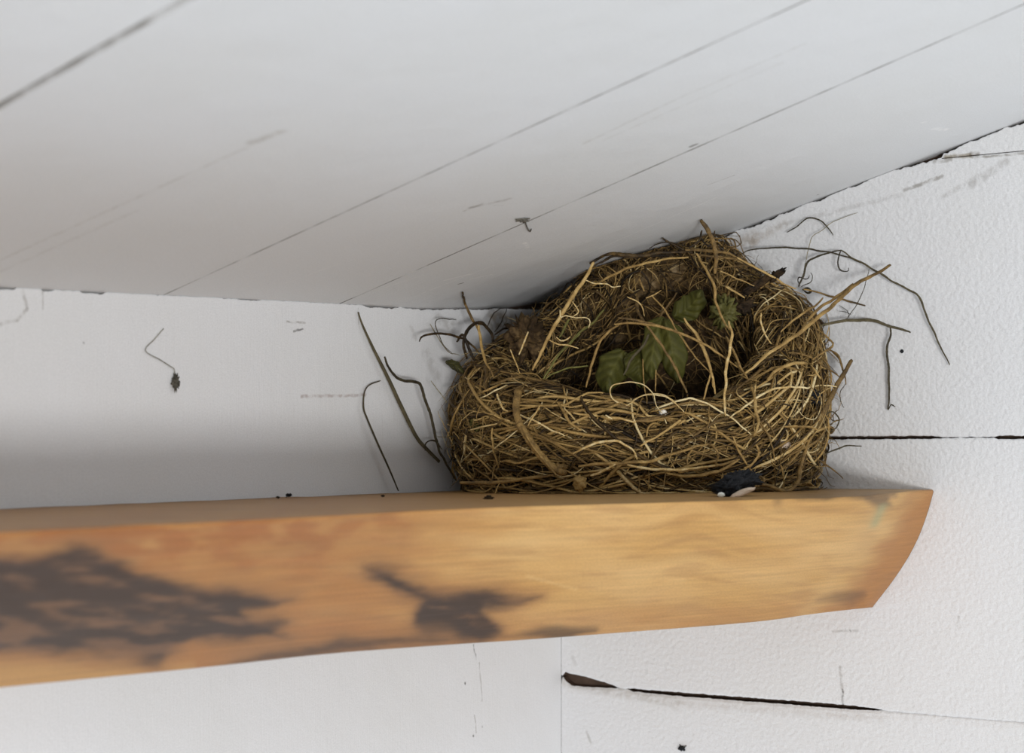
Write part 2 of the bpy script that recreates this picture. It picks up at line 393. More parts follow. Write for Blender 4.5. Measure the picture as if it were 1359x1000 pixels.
# ceiling boards run parallel to the right wall
def seam_a(x, y): return ab(on_ceiling(x, y))[0]
def seam_k(p, q):
    a0, b0 = ab(on_ceiling(*p)); a1, b1 = ab(on_ceiling(*q)); return (a1-a0)/(b1-b0)
SK = {0: seam_k((455, 401), (1359, 5)), 1: seam_k((220, 390), (1070, 0)), 2: seam_k((0, 140), (245, 0))}
print('skew', SK)
def seam_0(p, q): a0, b0 = ab(on_ceiling(*p)); return a0-seam_k(p, q)*b0
seams = [(seam_0((455, 401), (1359, 5)), 0.00028, 0.0007), (seam_0((220, 390), (1070, 0)), 0.00032, 0.0008), (seam_0((0, 140), (245, 0)), 0.0016, 0.0022)]
sp = seams[2][0]-seams[1][0]
for k in range(1, 7): seams.append((_sa[2]+k*0.12, 0.0012, 0.002))
print('seams', [round(s[0], 4) for s in seams], 'd check', [(round(CX+F*world(s[0], 0.3, ceil_z(s[0], 0.3)).x/world(s[0], 0.3, 0).y), round(HY-F*ceil_z(s[0], 0.3)/world(s[0], 0.3, 0).y)) for s in seams[:3]])
av = []
a = -0.012
while a < 0.5: av.append((a, 0.0)); a += 0.006
while a < FAR: av.append((a, 0.0)); a += 0.04
av.append((FAR, 0.0))
for c, hw, dp in seams:
    av = [q for q in av if abs(q[0]-c) > hw*1.9]
    av += [(c-hw*1.8, 0), (c-hw, -0.0001), (c-hw*0.45, -1), (c+hw*0.45, -1), (c+hw, -0.0001), (c+hw*1.8, 0)]
SKT = sorted([(-0.02, 0.0)]+[(seams[i][0], SK[i]) for i in SK]+[(seams[2][0]+0.08, 0.0), (2.0, 0.0)])
av.sort()
def seam_depth(a, b):
    for c, hw, dp in seams:
        if abs(a-c) < hw*0.5:
            patch = 0.55+0.9*noise.noise(Vector((b*35, c*100, 0)))
            return dp*min(1, max(0.12, patch+(b-0.05)*2.0))
    return 0
bv = []; b_ = -0.012
while b_ < 0.6: bv.append(b_); b_ += 0.008
while b_ < FAR: bv.append(b_); b_ += 0.04
bv.append(FAR)
cv = []; cf = []; cuv = []
for a, fl in av:
    for b_ in bv:
        z = ceil_z(a, b_)
        if fl == -1: z += seam_depth(a, b_)
        a2 = a+interp(SKT, a, False)*b_*(1 if b_ > 0 else 0); z += ceil_z(a2, b_)-ceil_z(a, b_)
        cv.append(world(a2, b_, z)); cuv.append((a2, b_))
nb = len(bv); na = len(av)
for i in range(na-1):
    for j in range(nb-1): cf.append((i*nb+j, i*nb+j+1, (i+1)*nb+j+1, (i+1)*nb+j))
n0 = len(cv)                                   # upper side of the boards
for a, b_ in ((av[0][0], bv[0]), (av[0][0], bv[-1]), (av[-1][0], bv[-1]), (av[-1][0], bv[0])):
    cv.append(world(a, b_, ceil_z(a, b_)+0.03)); cuv.append((a, b_))
cf.append((n0+3, n0+2, n0+1, n0))
cf.append(tuple([i for i in range(nb)]+[n0+1, n0])); cf.append(tuple([(na-1)*nb+i for i in reversed(range(nb))]+[n0+3, n0+2]))
cf.append(tuple([i*nb for i in reversed(range(na))]+[n0, n0+3])); cf.append(tuple([i*nb+nb-1 for i in range(na)]+[n0+2, n0+1]))
me = mesh_from('ceiling', cv, cf, False); ul = me.uv_layers.new(name='UVMap')
lv = [0]*len(me.loops); me.loops.foreach_get('vertex_index', lv); ul.data.foreach_set('uv', [c for i in lv for c in cuv[i]])
o = link('ceiling', me, M['ceiling']); o['kind'] = 'structure'

# ------------------------------------------------------------------ live-edge shelf
TX = [(1240, 650), (1215, 651.5), (1180, 655), (1140, 658.5), (1080, 661), (1000, 663.5), (850, 668), (700, 672), (600, 676), (450, 684), (300, 692), (150, 699.5), (0, 707), (-220, 721)]
BX = [(1158, 806), (1150, 806.8), (1136, 808.2), (1116, 810.5), (1072, 816), (1000, 825.5), (850, 837.5), (700, 849), (600, 855.5), (450, 866.5), (300, 882.5), (150, 897.5), (0, 912.5), (-220, 936)]
ZB_ = -0.0839
T3 = [on_shelf(x, y) for x, y in TX]
pe = on_right(*TX[0]); T3[0] = Vector((pe.x, pe.y, shelf_z(ab(pe)[1])))
B3 = []
for i, (x, y) in enumerate(BX):
    r = ray(x, y); B3.append(r*(ZB_/r.z))
pe = on_right(*BX[0]); B3[0] = pe
# the log runs on past the frame
dT = (T3[-1]-T3[-2]); dT.z = 0; dT.normalize()
for _k in (0.15, 0.5): T3.append(T3[len(TX)-1]+dT*_k); B3.append(B3[len(BX)-1]+dT*_k)
for _p in T3[-2:]: _p.z = shelf_z(ab(_p)[1])
NS = 620
Tc = catmull(T3, NS); 
def reparam(P, ref, n):                       # sample P at the same knot parameters as ref
    L = [0]
    for i in range(len(ref)-1): L.append(L[-1]+(Vector(ref[i+1])-Vector(ref[i])).length)
    out = []; seg = 0; Q = [P[0]*2-P[1]]+P+[P[-1]*2-P[-2]]
    for k in range(n):
        s = L[-1]*k/(n-1)
        while seg < len(P)-2 and s > L[seg+1]: seg += 1
        t = (s-L[seg])/(L[seg+1]-L[seg]); p0, p1, p2, p3 = Q[seg:seg+4]
        out.append(0.5*((2*p1)+(p2-p0)*t+(2*p0-5*p1+4*p2-p3)*t*t+(3*p1-p0-3*p2+p3)*t**3))
    return out
Bc = reparam(B3, T3, NS)
def pix(p): return CX+F*p[0]/p[1], HY-F*p[2]/p[1]
NF = 84
def sdpoly(x, y, poly):
    d = 1e9; inside = False; n = len(poly)
    for i in range(n):
        x0, y0 = poly[i]; x1, y1 = poly[(i+1) % n]
        ex, ey = x1-x0, y1-y0; wx, wy = x-x0, y-y0
        t = max(0, min(1, (wx*ex+wy*ey)/(ex*ex+ey*ey))); dx, dy = wx-ex*t, wy-ey*t
        d = min(d, dx*dx+dy*dy)
        if (y0 > y) != (y1 > y) and x < (x1-x0)*(y-y0)/(y1-y0)+x0: inside = not inside
    d = math.sqrt(d); return -d if inside else d
ST = [([(-260, 730), (0, 738), (60, 735), (95, 724), (135, 728), (190, 762), (260, 778), (340, 785), (385, 795), (360, 806), (320, 812), (372, 822), (388, 846), (320, 852), (262, 850), (205, 882), (150, 874), (80, 868), (0, 868), (-260, 875)], 1.0),
      ([(478, 752), (500, 750), (528, 758), (560, 782), (630, 786), (705, 794), (690, 806), (640, 810), (668, 842), (640, 852), (558, 854), (545, 826), (552, 800), (520, 784), (495, 770)], 1.0),
      ([(330, 872), (400, 858), (460, 846), (530, 842), (590, 850), (470, 868), (300, 890)], 0.8), ([(670, 846), (720, 833), (790, 836), (750, 848)], 0.8),
      ([(1085, 797), (1110, 786), (1145, 787), (1130, 799)], 0.5), ([(1026, 660), (1040, 660), (1037, 672), (1030, 672)], 0.55),
      ([(1150, 662), (1178, 660), (1184, 672), (1166, 674)], 0.7), ([(1050, 655), (1190, 654), (1190, 659), (1060, 661)], 0.9), ([(925, 655), (1000, 656), (1000, 659), (930, 659)], 0.35)]
def sstep(a, b, x):
    t = max(0, min(1, (x-a)/(b-a))); return t*t*(3-2*t)
def mix3(a, b, t): return [a[i]*(1-t)+b[i]*t for i in range(3)]
GOLD = srgb(198, 153, 90)[:3]; PALE = srgb(212, 171, 112)[:3]; ORG = srgb(168, 112, 60)[:3]; RED = srgb(152, 88, 46)[:3]
CHAR = srgb(50, 37, 31)[:3]; MID = srgb(150, 106, 64)[:3]; TEAL = srgb(150, 160, 120)[:3]; BROWN = srgb(112, 80, 56)[:3]
def wood_col(x, y, top=False, v=0.5):
    yo = y; kb = sstep(840, 960, x)                   # the grain curves up towards the end of the log
    y = y*(1-kb)+(560+math.hypot(0.55*(x-1080), y-560))*kb
    q = Vector((x*0.0045, y*0.016, 0)); n1 = noise.fractal(q, 1.0, 2.0, 4); n2 = noise.fractal(Vector((x*0.018, y*0.05, 3)), 1.0, 2.0, 4)
    n3 = noise.fractal(Vector((x*0.010+0.02*y, y*0.085-0.004*x, 8)), 1.0, 2.0, 4)
    warm = sstep(760, 380, x+n1*120+n2*40)            # left part redder, and darkened in colour for the light's fall-off
    low = sstep(0.62, 0.98, v+0.10*n1-0.05*sstep(900, 1150, x))
    col = mix3(GOLD, PALE, max(0, min(1, 0.35+n1*0.9)))
    col = mix3(col, ORG, max(0, min(1, 0.85*warm+0.55*low+0.15*n2)))
    col = mix3(col, RED, max(0, min(1, warm*sstep(0.5, 0.05, v)*0.55*sstep(-0.3, 0.4, n2+n1))))
    y = yo
    if x > 940:                                       # flank towards the end of the log, its bend shaded in colour
        d = (x-1165)*0.82+(y-715)*0.57
        col = mix3(col, PALE, 0.45*math.exp(-((d+18+n2*8)/13)**2))
        col = mix3(col, ORG, 0.8*sstep(-6, 22, d+n2*10))
    col = mix3(col, MID, max(0, min(0.28, (n3-0.05)*0.6)))
    if x < 260: col = mix3(col, GOLD, 0.6*sstep(855, 890, y-0.05*x+n2*10))
    xx, yy = x+n2*14+n1*10, y+noise.fractal(Vector((x*0.016, y*0.04, 11)), 1.0, 2.0, 5)*8
    for poly, st in ST:
        x0 = min(p[0] for p in poly); x1 = max(p[0] for p in poly)
        if xx < x0-40 or xx > x1+40: continue
        small = (x1-x0) < 150
        d = sdpoly(x+n2*4 if small else xx, y+n2*1.5 if small else yy, poly)
        k = sstep(8, -6, d+n2*5) if small else sstep(9, -13, d)
        if k > 0 or (not small and d < 26):
            inner = 1.0
            if not small:
                s = noise.fractal(Vector((x*0.013+y*0.012, y*0.06-x*0.006, 21)), 1.0, 2.0, 4)
                inner = 1-0.9*sstep(-0.02, 0.72, s+0.30*sstep(795, 840, y)*sstep(360, 250, x))
                col = mix3(col, MID, 0.7*sstep(26, -4, d))
            col = mix3(col, mix3(BROWN, CHAR, inner), k*st*0.93)
    k = math.exp(-(((x-1164)*0.9+(y-688)*0.42)/6)**2)*sstep(706, 694, y)*sstep(664, 674, y)
    col = mix3(col, TEAL, 0.55*k)
    for (x0, y0, x1, y1, r, s_) in ((700, 765, 765, 782, 3, .6), (875, 766, 908, 770, 4, .5)):
        t = max(0, min(1, ((x-x0)*(x1-x0)+(y-y0)*(y1-y0))/((x1-x0)**2+(y1-y0)**2)))
        d = math.hypot(x-x0-t*(x1-x0), y-y0-t*(y1-y0)); col = mix3(col, PALE, s_*sstep(r, r*0.3, d))
    if top: col = mix3(col, srgb(160, 128, 86)[:3], 0.6)  # top and underside darkened in colour for their shade
    return col+[1.0]
sv = []; sf = []; scol = []; suv = []
NT = 16; ROW = NT+NF+1+3
for i in range(NS):
    t, bt = Tc[i], Bc[i]; a, b_ = ab(t); a = max(a, 0.0002)
    s_al = i/(NS-1)
    back = world(a, 0.0003, shelf_z(0.0)); backb = world(max(ab(bt)[0], 0.0002), 0.0003, ZB_)
    row = []
    for k in range(NT):
        f = k/NT; f = 1-(1-f)**1.6
        p = back.lerp(t, f); p.z = shelf_z(ab(p)[1])+0.0004*noise.noise(p*40)
        row.append((p, True, 0))
    out = Vector((t.x-bt.x, t.y-bt.y, 0)); out.normalize()
    near = sstep(0.0, 0.12, s_al)
    rr = 0.0016+0.0055*sstep(0.25, 1.0, s_al)         # how softly the top arris is rounded
    H = t.z-bt.z
    for k in range(NF+1):
        v = k/NF
        ve = v**1.25 if v < 0.5 else v**1.25
        p = t.lerp(bt, ve)
        p = p+out*(0.0050*math.sin(math.pi*ve))
        dz = ve*H
        if dz < rr: p = p-out*(rr*(1-math.sqrt(max(0, 1-(1-dz/rr)**2)))*0.8)
        wob = near*(0.0011*noise.fractal(Vector((i*0.02, ve*3.0, 5)), 1.0, 2.0, 3))
        p = p+out*wob
        aa, bb = ab(p)
        if aa < 0.0002: p = p+U*(0.0002-aa)
        row.append((p, False, ve))
    for f in (0.33, 0.66, 1.0): row.append((bt.lerp(backb, f), True, 1))
    ext = (t-T3[len(TX)-1]).dot(dT)
    for p, tp, ve in row:
        if ext > -0.002: x, y = -220-ext*1500, 721+215*ve
        else: x, y = pix(p)
        sv.append(p); scol.append(wood_col(x, y, tp, ve)); suv.append((s_al*1.2, ve*0.07+(0.2 if tp else 0)+(p.y*0.5 if tp else 0)))
for i in range(NS-1):
    for k in range(ROW-1): sf.append((i*ROW+k, (i+1)*ROW+k, (i+1)*ROW+k+1, i*ROW+k+1))
    sf.append((i*ROW+ROW-1, (i+1)*ROW+ROW-1, (i+1)*ROW, i*ROW))
sf.append(tuple(range(ROW))); sf.append(tuple((NS-1)*ROW+k for k in reversed(range(ROW))))
me = mesh_from('wooden_shelf', sv, sf)
ca = me.attributes.new('wood', 'FLOAT_COLOR', 'POINT'); ca.data.foreach_set('color', [c for q in scol for c in q])
ul = me.uv_layers.new(name='UVMap'); lv = [0]*len(me.loops); me.loops.foreach_get('vertex_index', lv); ul.data.foreach_set('uv', [c for i in lv for c in suv[i]])
m, nt, b = new_mat('live_edge_wood', 0.5, 0.3)
at_ = N(nt, 'ShaderNodeAttribute', attribute_name='wood'); uv = N(nt, 'ShaderNodeUVMap').outputs[0]
g1 = noise_n(nt, vmath(nt, 'MULTIPLY', uv, (14, 520, 1)).outputs[0], 1.0, 5, 0.6); g2 = noise_n(nt, vmath(nt, 'MULTIPLY', uv, (900, 1100, 1)).outputs[0], 1.0, 2)
k = maprange(nt, g1.outputs[0], 0.3, 0.7, 0.86, 1.08, False); k2 = maprange(nt, g2.outputs[0], 0.3, 0.7, 0.93, 1.06, False)
sc_ = N(nt, 'ShaderNodeVectorMath', operation='SCALE'); nt.links.new(at_.outputs['Color'], sc_.inputs[0]); nt.links.new(math_n(nt, 'MULTIPLY', k, k2), sc_.inputs['Scale'])
nt.links.new(sc_.outputs[0], b.inputs['Base Color'])
nt.links.new(bump(nt, g1.outputs[0], 0.0004, 0.25), b.inputs['Normal'])
o = link('wooden_shelf', me, m); tag(o, 'thick live-edge wooden shelf with dark stains fixed across the white corner', 'shelf')

# ------------------------------------------------------------------ the nest
NC = (0.064, 0.903); RX, RY = 0.0885, 0.061
HT = [(-180, .034), (-165, .029), (-150, .022), (-135, .018), (-120, .013), (-90, .008), (-60, .009), (-45, .017), (-30, .030), (-15, .048), (0, .060), (15, .072), (30, .080), (45, .096), (60, .100), (90, .099), (105, .090), (120, .072), (135, .060), (150, .050), (165, .041), (180, .034)]
def rim(th):
    d = math.degrees(th); d = (d+180) % 360-180
    return interp(HT, d, False)+0.0022*noise.noise(Vector((math.cos(th)*3.5, math.sin(th)*3.5, 2.0)))
def clampnest(p, off=0.0):
    a, b = ab(p)
    a2, b2 = max(a, 0.0012), max(b, 0.0012)
    z = max(p.z, shelf_z(b2)+0.0004); z = min(z, ceil_z(a2, b2)-0.0012)
    return world(a2, b2, z)
SB = [0.0, 0.16, 0.46, 0.60, 0.86, 1.0]        # bottom edge, outer wall, rim, inner wall, bowl floor
def nest_pt(th, s, off=0.0):
    sn, cs = math.sin(th), math.cos(th)
    back = max(0, sn); h = rim(th); z0 = -0.0268
    wall = 0.021-0.008*back
    zin = z0+0.010
    if s < 0.52:
        t = s/0.52; z = z0+(h-z0)*(1-(1-t)**1.15)
        k = 0.945+0.075*math.sin(math.pi*min(1, t*1.05)*0.85)
        lean = (0.62*back*t**2.4)
        rx, ry = RX*k*(1-lean*0.55), RY*k*(1-lean)
        rx -= 0.004*t*t; ry -= 0.006*t*t
    elif s < 0.62:
        t = (s-0.52)/0.10; z = h+0.004*math.sin(math.pi*t)-0.002*t
        lean = 0.62*back; k = 0.945+0.075*math.sin(math.pi*0.85)
        rx = RX*k*(1-lean*0.55)-0.004-wall*t; ry = RY*k*(1-lean)-0.006-wall*0.8*t
    else:
        t = (s-0.62)/0.38
        lean = 0.62*back*(1-t)**2.0
        z = (h-0.002)+(zin-(h-0.002))*min(1, t*1.35)
        kk = 1-0.95*max(0, (t-0.45)/0.55)**1.3
        rx = (RX*(1-lean*0.55)-0.004-wall)*kk; ry = (RY*(1-lean)-0.006-wall*0.8)*kk
    return Vector((NC[0]+rx*cs, NC[1]+ry*sn, z))
def nest_n(th, s):
    e = 0.01
    p = nest_pt(th, s); du = nest_pt(th+0.02, s)-p; dv = nest_pt(th, min(1, s+e))-nest_pt(th, max(0, s-e))
    n = du.cross(dv)
    return n.normalized() if n.length > 1e-12 else Vector((0, 0, 1))
nest = bpy.data.objects.new('bird_nest', None); C.objects.link(nest)
nest.location = (NC[0], NC[1], shelf_z(0.08))
tag(nest, 'bird nest of dry straw and green leaves wedged in the corner on the wooden shelf', 'nest')
ORI = Vector(nest.location)
# cup (felted body)
nth, ns = 150, 64; cvv = []; cff = []; ct = []
for i in range(nth):
    th = 2*math.pi*i/nth
    for j in range(ns+1):
        s = j/ns; p = nest_pt(th, s); n = nest_n(th, s)
        d = 0.0030*noise.noise(p*55)+0.0022*noise.fractal(p*110, 1.0, 2.0, 3)+0.0016*noise.noise(p*320)-0.0030
        p = clampnest(p+n*d); cvv.append(p)
        sn = math.sin(th)
        tn = 0.12+0.40*max(0, sn)*(1 if s > 0.3 else 0.6) if s < 0.75 else 0.06+0.25*max(0, sn)  # inner bowl toned darker, its depth shade painted in
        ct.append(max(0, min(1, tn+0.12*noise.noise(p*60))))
for i in range(nth):
    for j in range(ns): i2 = (i+1) % nth; cff.append((i*(ns+1)+j, i2*(ns+1)+j, i2*(ns+1)+j+1, i*(ns+1)+j+1))
cff.append(tuple(i*(ns+1) for i in reversed(range(nth)))); cff.append(tuple(i*(ns+1)+ns for i in range(nth)))
bvh = BVHTree.FromPolygons([tuple(p) for p in cvv], cff)
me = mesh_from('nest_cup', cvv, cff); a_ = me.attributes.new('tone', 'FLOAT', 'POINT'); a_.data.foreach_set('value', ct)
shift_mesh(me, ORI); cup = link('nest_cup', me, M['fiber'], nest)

def cupdepth(x, y):
    r = ray(x, y).normalized(); h = bvh.ray_cast(Vector((0, 0, 0)), r)
    return h[0].y if h[0] is not None else None
# loose straw, uncountable
rg = random.Random(11)
TB = Tubes()
def strand(th, s, L, al, drift, w_, tone, out0, out1, n=9, mode=0, curl=0.0):
    P = []
    for k in range(n):
        t = k/(n-1); p = nest_pt(th, s); nn_ = nest_n(th, s)
        o_ = out0+(out1-out0)*t+math.sin(math.pi*t)*w_*1.5
        q = p+nn_*o_; q = clampnest(q); P.append(q)
        st = L/(n-1); Rl = max(0.012, (nest_pt(th+0.03, s)-p).length/0.03); Rs = max(0.03, (nest_pt(th, min(1, s+0.01))-nest_pt(th, max(0, s-0.01))).length/0.02)
        th += st*math.cos(al)/Rl; s += st*math.sin(al)/Rs
        al += drift/(n-1)+rg.gauss(0, curl)
        if s < 0.015: s = 0.015; al = 0.06 if math.cos(al) > 0 else math.pi-0.06
        if s > 0.97: s = 0.97; al = -al
    P = catmull(P, n+4)
    R = [w_*0.5*(0.55+0.45*math.sin(math.pi*min(1, 0.15+0.85*k/(len(P)-1)))) for k in range(len(P))]
    TB.add(P, R, tone, 4, rg.uniform(0.4, 0.9), rg.uniform(0, 3), 0.04)
def front_th(): return rg.uniform(-math.pi*1.08, math.pi*0.08)
W_ = [.0004, .0005, .0006, .0007, .0009, .0011, .0013, .0016, .0020]
for i in range(1650):                          # outer wall and lip, winding round the cup
    th = front_th(); s = rg.uniform(0.0, 0.66)
    flip = math.pi if rg.random() < .5 else 0
    al = flip+rg.gauss(0.03, 0.30)
    w__ = rg.choice(W_)
    strand(th, s, rg.uniform(0.020, 0.095), al, rg.gauss(0, 0.5), w__, rg.betavariate(1.9, 2.0), rg.uniform(-0.003, 0.0055), rg.uniform(-0.003, 0.0065), 10, 0, 0.07)
for i in range(380):                           # crossing bits
    th = front_th(); s = rg.uniform(0.02, 0.66)
    strand(th, s, rg.uniform(0.008, 0.035), rg.uniform(0, 6.28), rg.gauss(0, 2.0), rg.choice([.0003, .0004, .0006, .0009, .0012]), rg.betavariate(2.8, 2.2), rg.uniform(0, 0.006), rg.uniform(0, 0.009), 8, 0, 0.28)
for i in range(1300):                          # inside, finer lining, its darker tone partly painted shade
    th = rg.uniform(0, 2*math.pi); s = rg.uniform(0.58, 0.97)
    strand(th, s, rg.uniform(0.008, 0.045), rg.uniform(0, 6.28), rg.gauss(0, 1.5), rg.choice([.0003, .0004, .0005, .0008]), rg.betavariate(1.8, 3.6), rg.uniform(-0.0005, 0.005), rg.uniform(0, 0.009), 8, 0, 0.22)
for i in range(850):                           # back lip, right shoulder
    th = rg.uniform(-0.6, math.pi*1.02); s = rg.uniform(0.42, 0.76)
    strand(th, s, rg.uniform(0.010, 0.050), rg.uniform(0, 6.28), rg.gauss(0, 1.5), rg.choice([.0003, .0004, .0005, .0008, .0010, .0014]), rg.betavariate(2.0, 3.0), rg.uniform(-0.001, 0.006), rg.uniform(0, 0.009), 9, 0, 0.22)
for i in range(700):                           # fine springy ends at the shoulders and the crown
    th = rg.choice([rg.uniform(-0.85, 1.0), rg.uniform(2.3, 4.1), rg.uniform(0.2, 2.6)]); s = rg.uniform(0.12, 0.66)
    strand(th, s, rg.uniform(0.008, 0.03), rg.uniform(0, 6.28), rg.gauss(0, 2.5), rg.choice([.0003, .0004, .0005, .0007]), rg.betavariate(2.3, 2.2), rg.uniform(0, 0.003), rg.uniform(0.003, 0.014), 9, 0, 0.35)
loose = TB.build('straw', M['straw'], nest); shift_mesh(loose.data, ORI); tag(loose, kind='stuff')

# stems the photograph shows one by one
Z = {'0': (0, 0, 1), '1': (540, 280, 3.775), '2': (880, 280, 3.485), '3': (460, 400, 3.572), '4': (780, 460, 3.3975), 'A': (580, 440, 6.795), 'B': (580, 540, 6.795),
     'C': (760, 520, 6.665), 'D': (900, 480, 5.264), 'E': (920, 320, 5.555), 'F': (700, 310, 6.177), 'G': (760, 370, 5.555)}
def P_(z, pts): x0, y0, s = Z[z]; return [(x0+p[0]/s, y0+p[1]/s) for p in pts]
def place(px, mode, lift):
    """mode None: lies on the nest body; 'R'/'L': beside that wall, lift as (start, end); (d0, d1): distances from the eye"""
    n = len(px); out = []
    if mode is None:
        D = [cupdepth(*p) for p in px]
        known = [i for i, d in enumerate(D) if d is not None]
        for i in range(n):
            if D[i] is None:
                D[i] = D[min(known, key=lambda k: abs(k-i))] if known else 0.88
        # smooth the distance so that a stem does not jump
        for _ in range(2): D = [min(D[i], (D[max(i-1, 0)]+D[i]+D[min(i+1, n-1)])/3) for i in range(n)]
        for i, (x, y) in enumerate(px): out.append(at(x, y, D[i]-lift-0.0085))
    elif mode in ('R', 'L'):
        fn = on_right if mode == 'R' else on_left
        l0, l1 = lift
        for i, (x, y) in enumerate(px): out.append(fn(x, y, l0+(l1-l0)*i/(n-1)))
    else:
        d0, d1 = mode
        for i, (x, y) in enumerate(px): out.append(at(x, y, d0+(d1-d0)*i/(n-1)))
    res = []
    for (x, y), p in zip(px, out):
        a, b = ab(p)
        if p.z > ceil_z(max(a, 0), max(b, 0))-0.0006: p = on_ceiling(x, y, 0.0007); a, b = ab(p)
        if a < 0.0008: p = on_right(x, y, 0.0009); a, b = ab(p)
        if b < 0.0008: p = on_left(x, y, 0.0009); a, b = ab(p)
        a2, b2 = max(a, 0.0008), max(b, 0.0008)
        if (a2, b2) != (a, b): p = world(a2, b2, p.z)
        if p.z > ceil_z(a2, b2)-0.0006: p.z = ceil_z(a2, b2)-0.0006
        if p.z < shelf_z(b2)+0.0005: p.z = shelf_z(b2)+0.0005
        res.append(p)
    return res
def dense(px):
    out = []
    for (x0, y0), (x1, y1) in zip(px, px[1:]):
        k = max(1, int(math.hypot(x1-x0, y1-y0)/9))
        for j in range(k): out.append((x0+(x1-x0)*j/k, y0+(y1-y0)*j/k))
    out.append(px[-1]); return out
def smooth2(px):
    Q = catmull([Vector((x, y, 0)) for x, y in px], max(6, len(px)*5)); return [(q.x, q.y) for q in Q]
cnt = 0
def stem(z, wpx, tone, pts, mode=None, lift=0.0045, mat='straw', name='straw', taper=(0.6, 0.45), parent=nest, aspect=0.75, label=None, sides=8):
    global cnt
    px = smooth2(P_(z, pts)); P = place(px, mode, lift); P = catmull(P, max(10, len(px)*2)); n = len(P)
    for i in range(1, n-1):                   # small kinks
        P[i] = P[i]+0.00050*Vector((noise.noise(P[i]*190+Vector((cnt, 0, 0))), 0.4*noise.noise(P[i]*170+Vector((cnt, 9, 0))), noise.noise(P[i]*170+Vector((cnt, 0, 7)))))
    R = []
    for i, p in enumerate(P):
        t = i/(n-1); k = 1.0
        if t < 0.25: k = taper[0]+(1-taper[0])*math.sqrt(t/0.25)
        if t > 0.6: k = min(k, taper[1]+(1-taper[1])*math.sqrt((1-t)/0.4))
        R.append(wpx*(0.40 if name == 'wisp' else 0.46)*p.y/F*k*(1+0.22*noise.noise(Vector((i*0.5, cnt*3.1, 0)))))
    if isinstance(tone, tuple): tn = [tone[0]+(tone[1]-tone[0])*i/(n-1) for i in range(n)]
    else: tn = tone
    t_ = Tubes(); t_.add(P, R, tn, sides, aspect, cnt*0.7, 0.05)
    if parent is None:
        o = t_.build(name, M[mat], None, origin=P[-1])
    else:
        o = t_.build(name, M[mat], parent); shift_mesh(o.data, ORI)
    if label: o['label'] = label
    cnt += 1
    return o
S = stem
FR = 0.846                                    # just before the front of the cup
# long pale stems over the mouth of the nest
S('F', 6.2, (.75, .68), [(545, 235), (470, 370), (390, 490), (270, 680), (190, 810), (110, 980), (40, 1120)], (.868, .850), 0)
S('F', 3.2, .62, [(375, 470), (330, 560), (275, 640), (268, 690)], (.874, .862), 0)
S('F', 4.2, (.55, .8), [(530, 430), (600, 385), (700, 335), (850, 270), (1000, 235), (1150, 205), (1320, 190)], (.885, .872), 0)
S('F', 5.5, .25, [(510, 245), (620, 185), (700, 160), (800, 175), (950, 180), (1100, 150), (1250, 150), (1359, 140)], (.888, .885), 0)
S('F', 4.0, .18, [(530, 275), (600, 235), (700, 185), (850, 190), (1000, 185), (1200, 172)], (.893, .890), 0)
S('F', 3.2, .2, [(1110, 35), (1180, 80), (1280, 130), (1359, 160)], (.884, .884), 0)
S('F', 2.4, .15, [(1000, 120), (1060, 85), (1130, 70), (1230, 85), (1310, 110)], (.888, .888), 0)
S('E', 5.5, .42, [(-60, 65), (60, 68), (150, 72), (240, 85), (320, 115)], (.882, .893), 0)
S('E', 4.0, .38, [(-20, 100), (100, 105), (220, 118), (320, 132), (420, 170)], (.884, .895), 0)
S('2', 7.0, (.25, .5), [(175, 42), (205, 85), (235, 150), (245, 215), (240, 290)], (.860, .872), 0, aspect=.6)
S('2', 3.6, .2, [(180, 88), (163, 135), (120, 172)], (.88, .88), 0)
S('2', 3.0, .2, [(172, 120), (195, 150), (225, 155), (240, 90)], (.88, .88), 0)
S('E', 4.4, .62, [(20, 90), (80, 190), (155, 320), (160, 400), (180, 490), (240, 610), (265, 655)], (.878, .862), 0)
S('E', 5.2, .80, [(262, 588), (285, 680), (268, 800), (245, 930), (238, 1060), (232, 1170), (240, 1290)], (.858, .845), 0)
S('E', 3.6, .72, [(322, 118), (450, 190), (560, 245), (690, 325), (760, 350)], (.890, .893), 0)
S('E', 2.4, .68, [(200, 220), (300, 262), (450, 330)], (.886, .888), 0)
S('E', 3.0, .4, [(175, 200), (300, 185), (400, 182), (500, 215), (600, 260)], (.89, .9), 0)
S('E', 3.4, .7, [(240, 330), (310, 370), (380, 415)], (.884, .884), 0)
S('E', 3.4, .78, [(500, 530), (500, 600), (535, 690), (580, 755)], (.868, .862), 0)
S('E', 3.6, .6, [(0, 650), (60, 740), (110, 870), (140, 1000), (150, 1080)], (.864, .85), 0)
S('E', 4.0, .55, [(60, 750), (150, 800), (230, 860), (330, 930)], (.868, .858), 0)
S('E', 4.2, .5, [(240, 700), (290, 800), (350, 930), (400, 1010)], (.864, .852), 0)
S('G', 4.6, .62, [(305, 332), (440, 325), (560, 340), (700, 365), (800, 405), (900, 450), (1000, 500), (1110, 575)], (.862, .852), 0)
S('G', 4.0, .55, [(340, 338), (260, 390), (200, 460), (160, 570), (125, 690), (100, 800)], (.864, .856), 0)
S('G', 4.4, .45, [(335, 290), (450, 300), (560, 322), (650, 345)], (.862, .864), 0)
S('G', 4.6, .50, [(540, 335), (620, 440), (700, 560), (770, 680), (825, 800), (845, 870)], (.864, .866), 0)
S('G', 6.0, .34, [(478, 130), (478, 220), (505, 285), (545, 340)], (.874, .866), 0)
S('G', 4.8, .72, [(820, 288), (900, 400), (960, 510), (1000, 620), (1035, 740), (1050, 850)], (.862, .850), 0)
S('G', 3.0, .58, [(580, 120), (680, 230), (760, 370), (800, 430), (870, 530), (1010, 695)], (.872, .856), 0)
